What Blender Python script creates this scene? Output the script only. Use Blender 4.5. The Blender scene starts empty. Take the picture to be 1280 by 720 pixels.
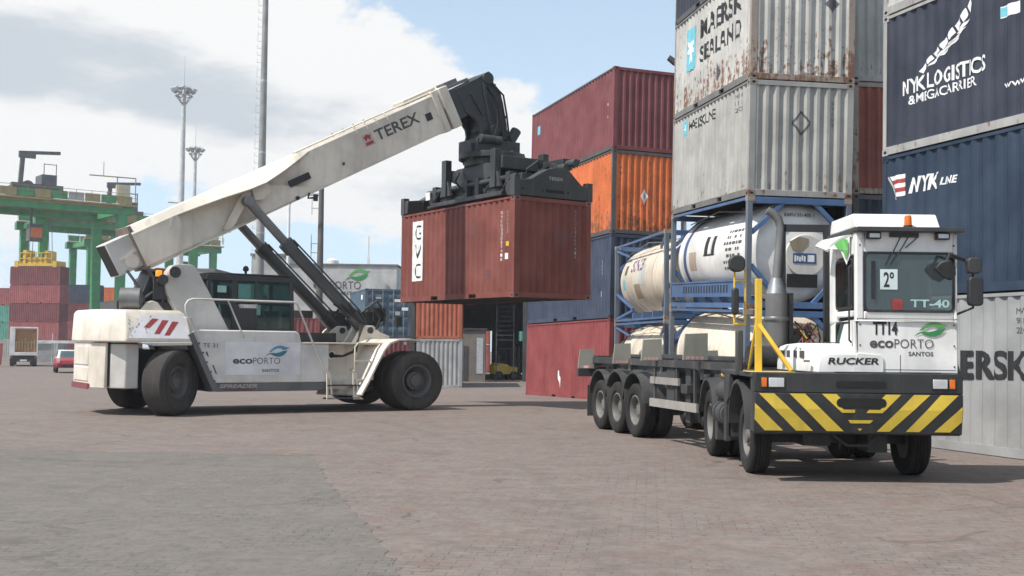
import bpy, bmesh, math, random
from mathutils import Vector, Matrix

S = bpy.context.scene
COL = S.collection
R = math.radians

# ------------------------------------------------------------------ camera
cam_data = bpy.data.cameras.new('camera')
cam_data.sensor_width = 36.0
cam_data.lens = 36.0 * 1430 / 1280
cam_data.clip_start = 0.1
cam_data.clip_end = 4000
cam = bpy.data.objects.new('camera', cam_data)
COL.objects.link(cam)
pitch, roll, EYE = math.atan(70 / 1430), 0.012, 1.68
fwd = Vector((0, math.cos(pitch), math.sin(pitch)))
up0 = Vector((0, -math.sin(pitch), math.cos(pitch)))
rt0 = Vector((1, 0, 0))
rt = rt0 * math.cos(roll) + up0 * math.sin(roll)
up = up0 * math.cos(roll) - rt0 * math.sin(roll)
cam.matrix_world = Matrix(((rt.x, up.x, -fwd.x, 0), (rt.y, up.y, -fwd.y, 0), (rt.z, up.z, -fwd.z, EYE), (0, 0, 0, 1)))
S.camera = cam

# ------------------------------------------------------------------ light
SUN_EL = 54
sun_az = Vector((-0.86, -0.51, 0)).normalized()          # towards the sun
sun_dir = sun_az * math.cos(R(SUN_EL)) + Vector((0, 0, math.sin(R(SUN_EL))))
sun = bpy.data.lights.new('sun', 'SUN')
sun.energy = 4.9
sun.angle = R(0.8)
sun.color = (1.0, 0.95, 0.88)
sun_o = bpy.data.objects.new('sun', sun)
sun_o.rotation_euler = sun_dir.to_track_quat('Z', 'Y').to_euler()
sun_o.location = (-30, -20, 60)
COL.objects.link(sun_o)
S.view_settings.view_transform = 'Standard'
S.view_settings.look = 'None'
S.view_settings.exposure = 0.10
S.view_settings.gamma = 1.0
S.view_settings.use_curve_mapping = False

W = bpy.data.worlds.new('World')
S.world = W
W.use_nodes = True
nt = W.node_tree
nt.nodes.clear()


class NB:
    """small node helper"""
    def __init__(self, nt):
        self.nt = nt

    def n(self, kind, **kw):
        x = self.nt.nodes.new(kind)
        for k, v in kw.items():
            if k.startswith('i_'):
                x.inputs[k[2:].replace('_', ' ')].default_value = v
            else:
                setattr(x, k, v)
        return x

    def link(self, a, b):
        self.nt.links.new(a, b)

    def math(self, op, a, b=None, c=None, clamp=False):
        x = self.nt.nodes.new('ShaderNodeMath')
        x.operation = op
        x.use_clamp = clamp
        for i, v in enumerate((a, b, c)):
            if v is None:
                continue
            if isinstance(v, (int, float)):
                x.inputs[i].default_value = v
            else:
                self.link(v, x.inputs[i])
        return x.outputs[0]

    def ramp(self, fac, p0, p1, smooth=True):
        x = self.nt.nodes.new('ShaderNodeMapRange')
        x.interpolation_type = 'SMOOTHSTEP' if smooth else 'LINEAR'
        x.inputs[1].default_value = p0
        x.inputs[2].default_value = p1
        self.link(fac, x.inputs[0])
        return x.outputs[0]

    def mix(self, fac, a, b):
        x = self.nt.nodes.new('ShaderNodeMix')
        x.data_type = 'RGBA'
        for s, v in ((x.inputs[0], fac), (x.inputs[6], a), (x.inputs[7], b)):
            if isinstance(v, (int, float)):
                s.default_value = v
            elif isinstance(v, tuple):
                s.default_value = (*v, 1) if len(v) == 3 else v
            else:
                self.link(v, s)
        return x.outputs[2]

    def noise(self, vec, scale, detail=5, rough=0.55):
        x = self.nt.nodes.new('ShaderNodeTexNoise')
        x.inputs['Scale'].default_value = scale
        x.inputs['Detail'].default_value = detail
        x.inputs['Roughness'].default_value = rough
        if vec is not None:
            self.link(vec, x.inputs['Vector'])
        return x.outputs['Fac']

    def mapping(self, vec, scale=(1, 1, 1), loc=(0, 0, 0)):
        x = self.nt.nodes.new('ShaderNodeMapping')
        x.inputs['Scale'].default_value = scale
        x.inputs['Location'].default_value = loc
        self.link(vec, x.inputs['Vector'])
        return x.outputs[0]


def build_sky():
    b = NB(nt)
    sky = b.n('ShaderNodeTexSky', sky_type='NISHITA', sun_disc=False)
    sky.sun_elevation = R(SUN_EL)
    sky.sun_rotation = math.atan2(sun_az.x, sun_az.y)
    sky.air_density = 1.0
    sky.dust_density = 0.6
    sky.ozone_density = 1.0
    d = b.n('ShaderNodeTexCoord').outputs['Generated']
    sep = b.n('ShaderNodeSeparateXYZ')
    b.link(d, sep.inputs[0])
    z = b.math('MAXIMUM', sep.outputs[2], 0.0)
    # clouds: noise stretched along the horizon
    m1 = b.mapping(d, (1.0, 1.0, 2.0), (3.1, 0.4, 0.2))
    n1 = b.math('ADD', b.math('MULTIPLY', b.noise(m1, 4.2, 10, 0.60), 0.55), b.math('MULTIPLY', b.noise(m1, 11.0, 9, 0.62), 0.45))
    m2 = b.mapping(d, (1.0, 1.0, 3.0), (0.3, 7.4, 1.2))
    n2 = b.math('ADD', b.math('MULTIPLY', b.noise(m2, 3.0, 8, 0.58), 0.6), b.math('MULTIPLY', b.noise(m2, 9.0, 8, 0.6), 0.4))
    n1 = b.math('ADD', b.math('MULTIPLY', b.math('SUBTRACT', n1, 0.5), 2.1), 0.5)
    n2 = b.math('ADD', b.math('MULTIPLY', b.math('SUBTRACT', n2, 0.5), 1.9), 0.5)
    # banks of cloud placed by direction: (x, z of the direction, widths, weight)
    def bank(x0, z0, wx, wz, wt):
        dx = b.math('DIVIDE', b.math('SUBTRACT', sep.outputs[0], x0), wx)
        dz = b.math('DIVIDE', b.math('SUBTRACT', sep.outputs[2], z0), wz)
        r2 = b.math('ADD', b.math('MULTIPLY', dx, dx), b.math('MULTIPLY', dz, dz))
        return b.math('MULTIPLY', b.math('EXPONENT', b.math('MULTIPLY', r2, -1.0)), wt)
    def add(terms):
        s = terms[0]
        for t in terms[1:]:
            s = b.math('ADD', s, t)
        return s
    dens = add([n1,
                bank(-0.28, 0.25, 0.24, 0.13, 0.42),
                bank(-0.09, 0.20, 0.10, 0.09, 0.34),
                bank(-0.52, 0.16, 0.25, 0.10, 0.30),
                bank(0.00, 0.155, 0.11, 0.055, 0.34),
                bank(-0.05, 0.115, 0.16, 0.025, 0.14),
                bank(0.03, 0.305, 0.165, 0.085, -0.62),
                bank(-0.24, 0.12, 0.10, 0.03, -0.10),
                bank(-0.22, 0.075, 0.20, 0.030, -0.24),
                bank(-0.13, 0.125, 0.05, 0.02, -0.14)])
    mask = b.ramp(dens, 0.52, 0.68)
    # grey undersides
    grey = add([n2,
                bank(-0.41, 0.222, 0.16, 0.045, 0.56),
                bank(-0.38, 0.315, 0.22, 0.055, -0.40),
                bank(-0.24, 0.190, 0.10, 0.030, 0.26),
                bank(-0.40, 0.150, 0.18, 0.030, -0.42),
                bank(-0.10, 0.26, 0.10, 0.05, -0.30),
                bank(-0.04, 0.125, 0.10, 0.022, 0.18),
                bank(-0.17, 0.28, 0.16, 0.06, -0.25)])
    g = b.ramp(grey, 0.50, 0.86)
    ccol = b.mix(g, (11.6, 11.6, 11.6), (7.4, 8.1, 8.8))
    col = b.n('ShaderNodeMix', data_type='RGBA')
    # thin veil over the blue so that it is the pale blue of a humid day
    hs = b.n('ShaderNodeHueSaturation')
    hs.inputs['Saturation'].default_value = 0.72
    hs.inputs['Value'].default_value = 1.8
    b.link(sky.outputs[0], hs.inputs['Color'])
    veil = b.mix(b.math('ADD', b.math('MULTIPLY', b.ramp(z, 0.35, 0.0), 0.30), 0.42), hs.outputs[0], (8.6, 11.5, 14.2))
    b.link(mask, col.inputs[0])
    b.link(veil, col.inputs[6])
    b.link(ccol, col.inputs[7])
    bg = b.n('ShaderNodeBackground')
    bg.inputs['Strength'].default_value = 0.078
    b.link(col.outputs[2], bg.inputs['Color'])
    out = b.n('ShaderNodeOutputWorld')
    b.link(bg.outputs[0], out.inputs[0])


build_sky()

# ------------------------------------------------------------------ materials
MATS = {}


def paint(name, col, rough=0.5, rust=0.0, dirt=0.35, metal=0.0, dirtcol=(0.12, 0.10, 0.085), spec=0.5, wave=0.0, scale=1.0, fade=0.12):
    """weathered paint: patchy tone, vertical dirt runs, rust freckles, small dents"""
    if name in MATS:
        return MATS[name]
    m = bpy.data.materials.new(name)
    m.use_nodes = True
    t = m.node_tree
    b = NB(t)
    p = t.nodes['Principled BSDF']
    oc = b.n('ShaderNodeTexCoord').outputs['Object']
    rnd = b.n('ShaderNodeObjectInfo').outputs['Random']
    off = b.n('ShaderNodeVectorMath', operation='ADD')
    cmb = b.n('ShaderNodeCombineXYZ')
    b.link(b.math('MULTIPLY', rnd, 31.0), cmb.inputs[0])
    b.link(b.math('MULTIPLY', rnd, 17.0), cmb.inputs[1])
    b.link(oc, off.inputs[0])
    b.link(cmb.outputs[0], off.inputs[1])
    v = off.outputs[0]
    n1 = b.noise(v, 1.1 * scale, 6, 0.6)
    n2 = b.noise(b.mapping(v, (5.0 * scale, 5.0 * scale, 0.45 * scale)), 1.0, 6, 0.6)
    n3 = b.noise(v, 7.0 * scale, 8, 0.65)
    lo = tuple(max(0, c * (1 - fade * 1.4)) for c in col)
    hi = tuple(min(1, c * (1 + fade) + 0.012) for c in col)
    c = b.mix(b.ramp(n1, 0.3, 0.7), lo, hi)
    c = b.mix(b.math('MULTIPLY', b.ramp(n2, 0.48, 0.78), dirt), c, dirtcol)
    c = b.mix(b.math('MULTIPLY', b.ramp(n3, 0.55, 0.8), dirt * 0.5), c, dirtcol)
    if rust > 0:
        n4 = b.noise(b.mapping(v, (9.0 * scale, 9.0 * scale, 0.9 * scale), (5, 3, 1)), 1.0, 8, 0.7)
        rn = b.math('ADD', b.math('MULTIPLY', n3, 0.45), b.math('MULTIPLY', n4, 0.55))
        th = 0.70 - 0.16 * rust
        if rust > 0.3:
            zs = b.n('ShaderNodeSeparateXYZ')
            b.link(oc, zs.inputs[0])
            rn = b.math('ADD', rn, b.math('MULTIPLY', b.ramp(zs.outputs[2], 1.3, 0.1), 0.085))
        c = b.mix(b.math('MULTIPLY', b.ramp(rn, th, th + 0.07), 0.9), c, (0.17, 0.075, 0.038))
    b.link(c, p.inputs['Base Color'])
    b.link(b.math('ADD', b.math('MULTIPLY', n3, 0.25), rough - 0.1), p.inputs['Roughness'])
    p.inputs['Metallic'].default_value = metal
    p.inputs['Specular IOR Level'].default_value = spec
    bump = b.n('ShaderNodeBump')
    bump.inputs['Strength'].default_value = 0.25
    bump.inputs['Distance'].default_value = 0.012 + wave
    b.link(b.math('ADD', n1, b.math('MULTIPLY', n3, 0.25)), bump.inputs['Height'])
    b.link(bump.outputs[0], p.inputs['Normal'])
    MATS[name] = m
    return m


def plain(name, col, rough=0.5, metal=0.0, emit=0.0, spec=0.5):
    if name in MATS:
        return MATS[name]
    m = bpy.data.materials.new(name)
    m.use_nodes = True
    b = NB(m.node_tree)
    p = m.node_tree.nodes['Principled BSDF']
    oc = b.n('ShaderNodeTexCoord').outputs['Object']
    n = b.noise(oc, 6.0, 6, 0.6)
    c = b.mix(b.ramp(n, 0.3, 0.75), tuple(x * 0.82 for x in col), tuple(min(1, x * 1.1) for x in col))
    b.link(c, p.inputs['Base Color'])
    p.inputs['Roughness'].default_value = rough
    p.inputs['Metallic'].default_value = metal
    p.inputs['Specular IOR Level'].default_value = spec
    if emit:
        p.inputs['Emission Color'].default_value = (*col, 1)
        p.inputs['Emission Strength'].default_value = emit
    MATS[name] = m
    return m


def glass(name, tint, opacity):
    """tinted pane: part see-through, part mirror"""
    m = bpy.data.materials.new(name)
    m.use_nodes = True
    t = m.node_tree
    t.nodes.clear()
    b = NB(t)
    tr = b.n('ShaderNodeBsdfTransparent')
    tr.inputs[0].default_value = (*tint, 1)
    gl = b.n('ShaderNodeBsdfGlossy')
    gl.inputs['Roughness'].default_value = 0.03
    gl.inputs[0].default_value = (0.85, 0.95, 0.95, 1)
    di = b.n('ShaderNodeBsdfDiffuse')
    di.inputs[0].default_value = (0.10, 0.115, 0.115, 1)
    fr = b.n('ShaderNodeFresnel')
    fr.inputs[0].default_value = 1.5
    m1 = b.n('ShaderNodeMixShader')
    m1.inputs[0].default_value = opacity
    b.link(tr.outputs[0], m1.inputs[1])
    b.link(di.outputs[0], m1.inputs[2])
    m2 = b.n('ShaderNodeMixShader')
    b.link(b.math('ADD', fr.outputs[0], 0.03), m2.inputs[0])
    b.link(m1.outputs[0], m2.inputs[1])
    b.link(gl.outputs[0], m2.inputs[2])
    o = b.n('ShaderNodeOutputMaterial')
    b.link(m2.outputs[0], o.inputs[0])
    return m


def ground_mat(name, base, alt, mortar, sx=0.24, sy=0.12, rot=0.0, warm=(0.30, 0.235, 0.215), reddish=(0.20, 0.135, 0.115)):
    m = bpy.data.materials.new(name)
    m.use_nodes = True
    t = m.node_tree
    b = NB(t)
    p = t.nodes['Principled BSDF']
    g = b.n('ShaderNodeNewGeometry').outputs['Position']
    mp = b.n('ShaderNodeMapping')
    mp.inputs['Rotation'].default_value = (0, 0, rot)
    b.link(g, mp.inputs[0])
    # slight wobble so that courses are not ruler straight
    wob = b.n('ShaderNodeTexNoise')
    wob.inputs['Scale'].default_value = 1.7
    b.link(g, wob.inputs['Vector'])
    wv = b.n('ShaderNodeVectorMath', operation='MULTIPLY_ADD')
    b.link(wob.outputs['Color'], wv.inputs[0])
    wv.inputs[1].default_value = (0.05, 0.05, 0)
    b.link(mp.outputs[0], wv.inputs[2])
    br = b.n('ShaderNodeTexBrick')
    br.inputs['Scale'].default_value = 1.0
    br.inputs['Brick Width'].default_value = sx
    br.inputs['Row Height'].default_value = sy
    br.inputs['Mortar Size'].default_value = 0.006
    br.inputs['Mortar Smooth'].default_value = 0.3
    br.inputs['Color1'].default_value = (*base, 1)
    br.inputs['Color2'].default_value = (*alt, 1)
    br.inputs['Mortar'].default_value = (*mortar, 1)
    br.inputs['Bias'].default_value = -0.1
    # joints filled with dust in most places
    jn = b.ramp(b.noise(g, 0.8, 6, 0.65), 0.40, 0.58)
    b.link(b.mix(jn, tuple(x * 0.97 for x in base), mortar), br.inputs['Mortar'])
    b.link(wv.outputs[0], br.inputs['Vector'])
    big = b.noise(g, 0.16, 7, 0.6)
    mid = b.noise(g, 0.9, 8, 0.65)
    fine = b.noise(g, 14.0, 6, 0.7)
    blot = b.noise(g, 3.2, 9, 0.72)
    blot2 = b.noise(b.mapping(g, (1.0, 1.0, 1.0), (40, 9, 0)), 5.5, 9, 0.75)
    lane = b.noise(b.mapping(g, (0.10, 0.75, 1.0), (4, 2, 0)), 1.0, 6, 0.6)
    c = b.mix(b.math('MULTIPLY', b.ramp(mid, 0.42, 0.72), 0.55), br.outputs['Color'], warm)
    c = b.mix(b.math('MULTIPLY', b.ramp(big, 0.42, 0.7), 0.45), c, tuple(x * 0.74 for x in base))
    c = b.mix(b.math('MULTIPLY', b.ramp(lane, 0.50, 0.75), 0.42), c, tuple(x * 1.25 for x in base))
    c = b.mix(b.math('MULTIPLY', b.ramp(b.noise(g, 0.55, 9, 0.7), 0.63, 0.72), 0.45), c, (0.09, 0.08, 0.075))
    # cracks and oil stains
    cv = b.n('ShaderNodeVectorMath', operation='MULTIPLY_ADD')
    cn = b.n('ShaderNodeTexNoise')
    cn.inputs['Scale'].default_value = 1.3
    cn.inputs['Detail'].default_value = 6
    b.link(g, cn.inputs['Vector'])
    b.link(cn.outputs['Color'], cv.inputs[0])
    cv.inputs[1].default_value = (1.4, 1.4, 0)
    b.link(g, cv.inputs[2])
    vo = b.n('ShaderNodeTexVoronoi', feature='DISTANCE_TO_EDGE')
    vo.inputs['Scale'].default_value = 0.22
    b.link(cv.outputs[0], vo.inputs['Vector'])
    c = b.mix(b.math('MULTIPLY', b.math('MULTIPLY', b.ramp(vo.outputs['Distance'], 0.009, 0.002), b.ramp(b.noise(g, 0.33, 4, 0.6), 0.50, 0.60)), 0.7), c, (0.05, 0.043, 0.038))
    c = b.mix(b.math('MULTIPLY', b.ramp(b.noise(g, 0.38, 7, 0.62), 0.60, 0.68), 0.5), c, (0.085, 0.078, 0.072))
    # tyre marks: worn arcs where trucks turn
    sp = b.n('ShaderNodeSeparateXYZ')
    b.link(g, sp.inputs[0])
    for ax_, ay_, ar_, aw_, al_ in ((16.0, -2.0, 15.2, 0.16, 0.40), (16.0, -2.0, 17.0, 0.16, 0.34), (-9.0, 3.0, 11.0, 0.13, 0.22), (-9.0, 3.0, 13.0, 0.13, 0.26), (4.0, 60.0, 45.5, 0.22, 0.30), (4.0, 60.0, 48.0, 0.22, 0.25), (-30.0, 10.0, 31.0, 0.20, 0.25)):
        dx_ = b.math('SUBTRACT', sp.outputs[0], ax_)
        dy_ = b.math('SUBTRACT', sp.outputs[1], ay_)
        rr_ = b.math('SQRT', b.math('ADD', b.math('MULTIPLY', dx_, dx_), b.math('MULTIPLY', dy_, dy_)))
        band = b.ramp(b.math('ABSOLUTE', b.math('SUBTRACT', b.math('ADD', rr_, b.math('MULTIPLY', mid, 0.5)), ar_)), aw_, aw_ * 0.3)
        c = b.mix(b.math('MULTIPLY', b.math('MULTIPLY', band, b.ramp(big, 0.36, 0.60)), al_), c, (0.085, 0.078, 0.072))
    c = b.mix(b.math('MULTIPLY', b.ramp(blot, 0.40, 0.62), 0.5), c, tuple(x * 1.22 for x in warm))
    c = b.mix(b.math('MULTIPLY', b.ramp(blot2, 0.48, 0.70), 0.60), c, tuple(x * 0.66 for x in base))
    c = b.mix(b.math('MULTIPLY', b.ramp(fine, 0.35, 0.8), 0.40), c, tuple(x * 0.62 for x in base))
    speck = b.noise(b.mapping(g, (1.0, 1.0, 1.0), (7, 3, 0)), 9.0, 8, 0.8)
    c = b.mix(b.math('MULTIPLY', b.ramp(speck, 0.555, 0.63), 0.62), c, (0.075, 0.058, 0.05))
    c = b.mix(b.math('MULTIPLY', b.ramp(b.noise(g, 2.1, 9, 0.75), 0.50, 0.60), 0.42), c, reddish)
    b.link(c, p.inputs['Base Color'])
    p.inputs['Roughness'].default_value = 0.88
    p.inputs['Specular IOR Level'].default_value = 0.25
    bump = b.n('ShaderNodeBump')
    bump.inputs['Strength'].default_value = 0.7
    bump.inputs['Distance'].default_value = 0.02
    h = b.math('SUBTRACT', b.math('ADD', b.math('MULTIPLY', mid, 0.9), b.math('MULTIPLY', fine, 0.35)), b.math('MULTIPLY', b.math('MULTIPLY', br.outputs['Fac'], jn), 0.30))
    b.link(h, bump.inputs['Height'])
    b.link(bump.outputs[0], p.inputs['Normal'])
    return m


# ------------------------------------------------------------------ mesh helpers
class MB:
    def __init__(self):
        self.v, self.f, self.m = [], [], []
        self.cuts = []

    def add(self, vs, fs, mi=0):
        o = len(self.v)
        self.cuts.append((o, len(self.f)))
        self.v += [tuple(p) for p in vs]
        self.f += [[i + o for i in f] for f in fs]
        self.m += [mi] * len(fs)
        return self

    def box(self, x0, x1, y0, y1, z0, z1, mi=0):
        vs = [(x, y, z) for z in (z0, z1) for y in (y0, y1) for x in (x0, x1)]
        return self.add(vs, [(0, 2, 3, 1), (4, 5, 7, 6), (0, 1, 5, 4), (2, 6, 7, 3), (0, 4, 6, 2), (1, 3, 7, 5)], mi)

    def beam(self, p0, p1, w, h, upv=(0, 0, 1), mi=0):
        p0, p1 = Vector(p0), Vector(p1)
        d = (p1 - p0).normalized()
        u = Vector(upv)
        s = d.cross(u)
        if s.length < 1e-4:
            s = d.cross(Vector((1, 0, 0)))
        s.normalize()
        u = s.cross(d).normalized()
        vs = []
        for p in (p0, p1):
            for a, c in ((-1, -1), (1, -1), (1, 1), (-1, 1)):
                vs.append(p + s * a * w / 2 + u * c * h / 2)
        return self.add(vs, [(0, 3, 2, 1), (4, 5, 6, 7), (0, 1, 5, 4), (1, 2, 6, 5), (2, 3, 7, 6), (3, 0, 4, 7)], mi)

    def prism(self, poly, axis, a0, a1, mi=0):
        """poly: 2D points; axis 'x': (y,z), 'y': (x,z), 'z': (x,y)"""
        def pt(q, a):
            return {'x': (a, q[0], q[1]), 'y': (q[0], a, q[1]), 'z': (q[0], q[1], a)}[axis]
        n = len(poly)
        vs = [pt(q, a0) for q in poly] + [pt(q, a1) for q in poly]
        fs = [tuple(range(n)), tuple(range(2 * n - 1, n - 1, -1))]
        fs += [(i, (i + 1) % n, n + (i + 1) % n, n + i) for i in range(n)]
        return self.add(vs, fs, mi)

    def cyl(self, p0, p1, r0, r1=None, n=14, caps=True, mi=0):
        p0, p1 = Vector(p0), Vector(p1)
        r1 = r0 if r1 is None else r1
        d = (p1 - p0).normalized()
        a = d.cross(Vector((0, 0, 1)))
        if a.length < 1e-3:
            a = d.cross(Vector((1, 0, 0)))
        a.normalize()
        c = d.cross(a)
        vs = []
        for p, r in ((p0, r0), (p1, r1)):
            for i in range(n):
                t = 2 * math.pi * i / n
                vs.append(p + a * r * math.cos(t) + c * r * math.sin(t))
        fs = [(i, (i + 1) % n, n + (i + 1) % n, n + i) for i in range(n)]
        if caps:
            fs += [tuple(range(n - 1, -1, -1)), tuple(range(n, 2 * n))]
        return self.add(vs, fs, mi)

    def tube(self, pts, r, n=8, mi=0):
        pts = [Vector(p) for p in pts]
        rings = []
        prev = None
        for i, p in enumerate(pts):
            if i == 0:
                d = pts[1] - p
            elif i == len(pts) - 1:
                d = p - pts[i - 1]
            else:
                d = (pts[i + 1] - p).normalized() + (p - pts[i - 1]).normalized()
            d.normalize()
            if prev is None:
                a = d.cross(Vector((0, 0, 1)))
                if a.length < 1e-2:
                    a = d.cross(Vector((1, 0, 0)))
            else:
                a = prev - d * prev.dot(d)
            a.normalize()
            prev = a
            c = d.cross(a)
            rings.append([p + a * r * math.cos(2 * math.pi * k / n) + c * r * math.sin(2 * math.pi * k / n) for k in range(n)])
        vs = [q for ring in rings for q in ring]
        fs = []
        for i in range(len(rings) - 1):
            for k in range(n):
                k2 = (k + 1) % n
                fs.append((i * n + k, i * n + k2, (i + 1) * n + k2, (i + 1) * n + k))
        fs += [tuple(range(n - 1, -1, -1)), tuple(range((len(rings) - 1) * n, len(rings) * n))]
        return self.add(vs, fs, mi)

    def lathe(self, prof, c, ax, n=32, closed=False, mi=0):
        """prof: (radius, t along axis)"""
        c = Vector(c)
        d = Vector(ax).normalized()
        a = d.cross(Vector((0, 0, 1)))
        if a.length < 1e-3:
            a = d.cross(Vector((1, 0, 0)))
        a.normalize()
        e = d.cross(a)
        vs = []
        for r, t in prof:
            for i in range(n):
                th = 2 * math.pi * i / n
                vs.append(c + d * t + (a * math.cos(th) + e * math.sin(th)) * r)
        fs = []
        m = len(prof)
        for j in range(m if closed else m - 1):
            j2 = (j + 1) % m
            for i in range(n):
                i2 = (i + 1) % n
                fs.append((j * n + i, j * n + i2, j2 * n + i2, j2 * n + i))
        if not closed:
            if prof[0][0] > 1e-4:
                fs.append(tuple(range(n - 1, -1, -1)))
            if prof[-1][0] > 1e-4:
                fs.append(tuple(range((m - 1) * n, m * n)))
        return self.add(vs, fs, mi)

    def loft(self, rings, mi=0, caps=True):
        n = len(rings[0])
        vs = [p for r in rings for p in r]
        fs = []
        for i in range(len(rings) - 1):
            for k in range(n):
                k2 = (k + 1) % n
                fs.append((i * n + k, i * n + k2, (i + 1) * n + k2, (i + 1) * n + k))
        if caps:
            fs += [tuple(range(n - 1, -1, -1)), tuple(range((len(rings) - 1) * n, len(rings) * n))]
        return self.add(vs, fs, mi)

    def pieces(self, name, mat, parent=None, bevel=0.0, smooth=40):
        """every primitive as a part of its own"""
        ends = self.cuts[1:] + [(len(self.v), len(self.f))]
        out = []
        for (v0, f0), (v1, f1) in zip(self.cuts, ends):
            p = MB()
            p.add(self.v[v0:v1], [[i - v0 for i in f] for f in self.f[f0:f1]])
            out.append(p.build(name, mat, parent, bevel, smooth))
        return out

    def build(self, name, mat, parent=None, bevel=0.0, smooth=40, flat=False):
        me = bpy.data.meshes.new(name)
        me.from_pydata(self.v, [], self.f)
        mats = mat if isinstance(mat, (list, tuple)) else [mat]
        for x in mats:
            me.materials.append(x)
        if len(mats) > 1:
            me.polygons.foreach_set('material_index', self.m)
        if not flat:
            bm = bmesh.new()
            bm.from_mesh(me)
            bmesh.ops.remove_doubles(bm, verts=bm.verts, dist=1e-5)
            bmesh.ops.recalc_face_normals(bm, faces=bm.faces)
            bm.to_mesh(me)
            bm.free()
        if smooth:
            me.polygons.foreach_set('use_smooth', [True] * len(me.polygons))
            me.set_sharp_from_angle(angle=R(smooth))
        o = bpy.data.objects.new(name, me)
        COL.objects.link(o)
        if parent is not None:
            o.parent = parent
        if bevel:
            bv = o.modifiers.new('bevel', 'BEVEL')
            bv.width = bevel
            bv.segments = 2
            bv.limit_method = 'ANGLE'
            bv.angle_limit = R(35)
        return o


def tag(o, label=None, cat=None, group=None, kind=None):
    for k, v in (('label', label), ('category', cat), ('group', group), ('kind', kind)):
        if v:
            o[k] = v
    return o


def empty(name, loc, rz=0.0, label=None, cat=None, group=None, tilt=(0, 0)):
    o = bpy.data.objects.new(name, None)
    o.location = loc
    o.rotation_euler = (tilt[0], tilt[1], rz)
    o.empty_display_size = 0.3
    COL.objects.link(o)
    return tag(o, label, cat, group)


TXT = {}


def text2d(s, bold=0.0, shear=0.0):
    key = (s, bold, shear)
    if key in TXT:
        return TXT[key]
    cu = bpy.data.curves.new('lettering', 'FONT')
    cu.body = s
    cu.size = 1.0
    cu.offset = bold
    cu.shear = shear
    cu.resolution_u = 3
    o = bpy.data.objects.new('lettering', cu)
    COL.objects.link(o)
    bpy.context.view_layer.update()
    dg = bpy.context.evaluated_depsgraph_get()
    me = bpy.data.meshes.new_from_object(o.evaluated_get(dg))
    vs = [(v.co.x, v.co.y) for v in me.vertices]
    fs = [tuple(p.vertices) for p in me.polygons]
    bpy.data.objects.remove(o)
    bpy.data.meshes.remove(me)
    bpy.data.curves.remove(cu)
    x0, x1 = min(p[0] for p in vs), max(p[0] for p in vs)
    y0, y1 = min(p[1] for p in vs), max(p[1] for p in vs)
    vs = [((x - x0) / (x1 - x0), (y - y0) / (y1 - y0)) for x, y in vs]
    TXT[key] = (vs, fs)
    return TXT[key]


class Decal:
    """flat paint or stickers on a wall; corr = corrugation object (breaks(), depth())"""
    def __init__(self, O, U, V, N, off=0.004, corr=None):
        self.O, self.U, self.V, self.N = Vector(O), Vector(U), Vector(V), Vector(N)
        self.off, self.corr = off, corr
        self.mb = MB()
        self.words = []
        self.mats = []

    def _mi(self, mat):
        if mat not in self.mats:
            self.mats.append(mat)
        return self.mats.index(mat)

    def mesh2(self, vs, fs, mat, lift=0.0):
        bm = bmesh.new()
        bv = [bm.verts.new((x, y, 0)) for x, y in vs]
        for f in fs:
            try:
                bm.faces.new([bv[i] for i in f])
            except ValueError:
                pass
        if self.corr:
            us = [p[0] for p in vs]
            for u in self.corr.breaks(self, min(us), max(us)):
                bmesh.ops.bisect_plane(bm, geom=bm.verts[:] + bm.edges[:] + bm.faces[:], plane_co=(u, 0, 0), plane_no=(1, 0, 0), dist=1e-6)
        bm.verts.index_update()
        out = []
        for v in bm.verts:
            dep = self.corr.depth(self, v.co.x) if self.corr else 0.0
            out.append(self.O + self.U * v.co.x + self.V * v.co.y + self.N * (self.off + lift + dep))
        idx = {v: i for i, v in enumerate(bm.verts)}
        want = self.U.cross(self.V).dot(self.N) > 0
        faces = []
        for f in bm.faces:
            ids = [idx[v] for v in f.verts]
            if (f.normal.z > 0) != want:
                ids.reverse()
            faces.append(ids)
        self.mb.add(out, faces, self._mi(mat))
        bm.free()

    def text(self, s, u, v, w, h, mat, bold=0.0, shear=0.0, lift=0.0, rot=0.0):
        vs, fs = text2d(s, bold, shear)
        pts = [(x * w, y * h) for x, y in vs]
        if rot:
            c, sn = math.cos(rot), math.sin(rot)
            pts = [(x * c - y * sn, x * sn + y * c) for x, y in pts]
        keep, km = self.mb, self.mats
        if len(s) > 1:                      # a word is a part of its own
            self.mb, self.mats = MB(), []
            self.words.append((self.mb, self.mats))
        self.mesh2([(u + x, v + y) for x, y in pts], fs, mat, lift)
        self.mb, self.mats = keep, km
        return self

    def poly(self, pts, mat, lift=0.0):
        self.mesh2(pts, [tuple(range(len(pts)))], mat, lift)
        return self

    def rect(self, u0, u1, v0, v1, mat, lift=0.0):
        return self.poly([(u0, v0), (u1, v0), (u1, v1), (u0, v1)], mat, lift)

    def disc(self, u, v, r, mat, lift=0.0, n=20, ry=None):
        ry = ry or r
        return self.poly([(u + r * math.cos(2 * math.pi * i / n), v + ry * math.sin(2 * math.pi * i / n)) for i in range(n)], mat, lift)

    def build(self, name, parent):
        for m, ms in self.words:
            m.build('lettering', ms, parent, smooth=0, flat=True)
        if self.mb.f:
            return self.mb.build(name if not self.words or name != 'lettering' else 'emblem', self.mats, parent, smooth=0, flat=True)


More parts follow.
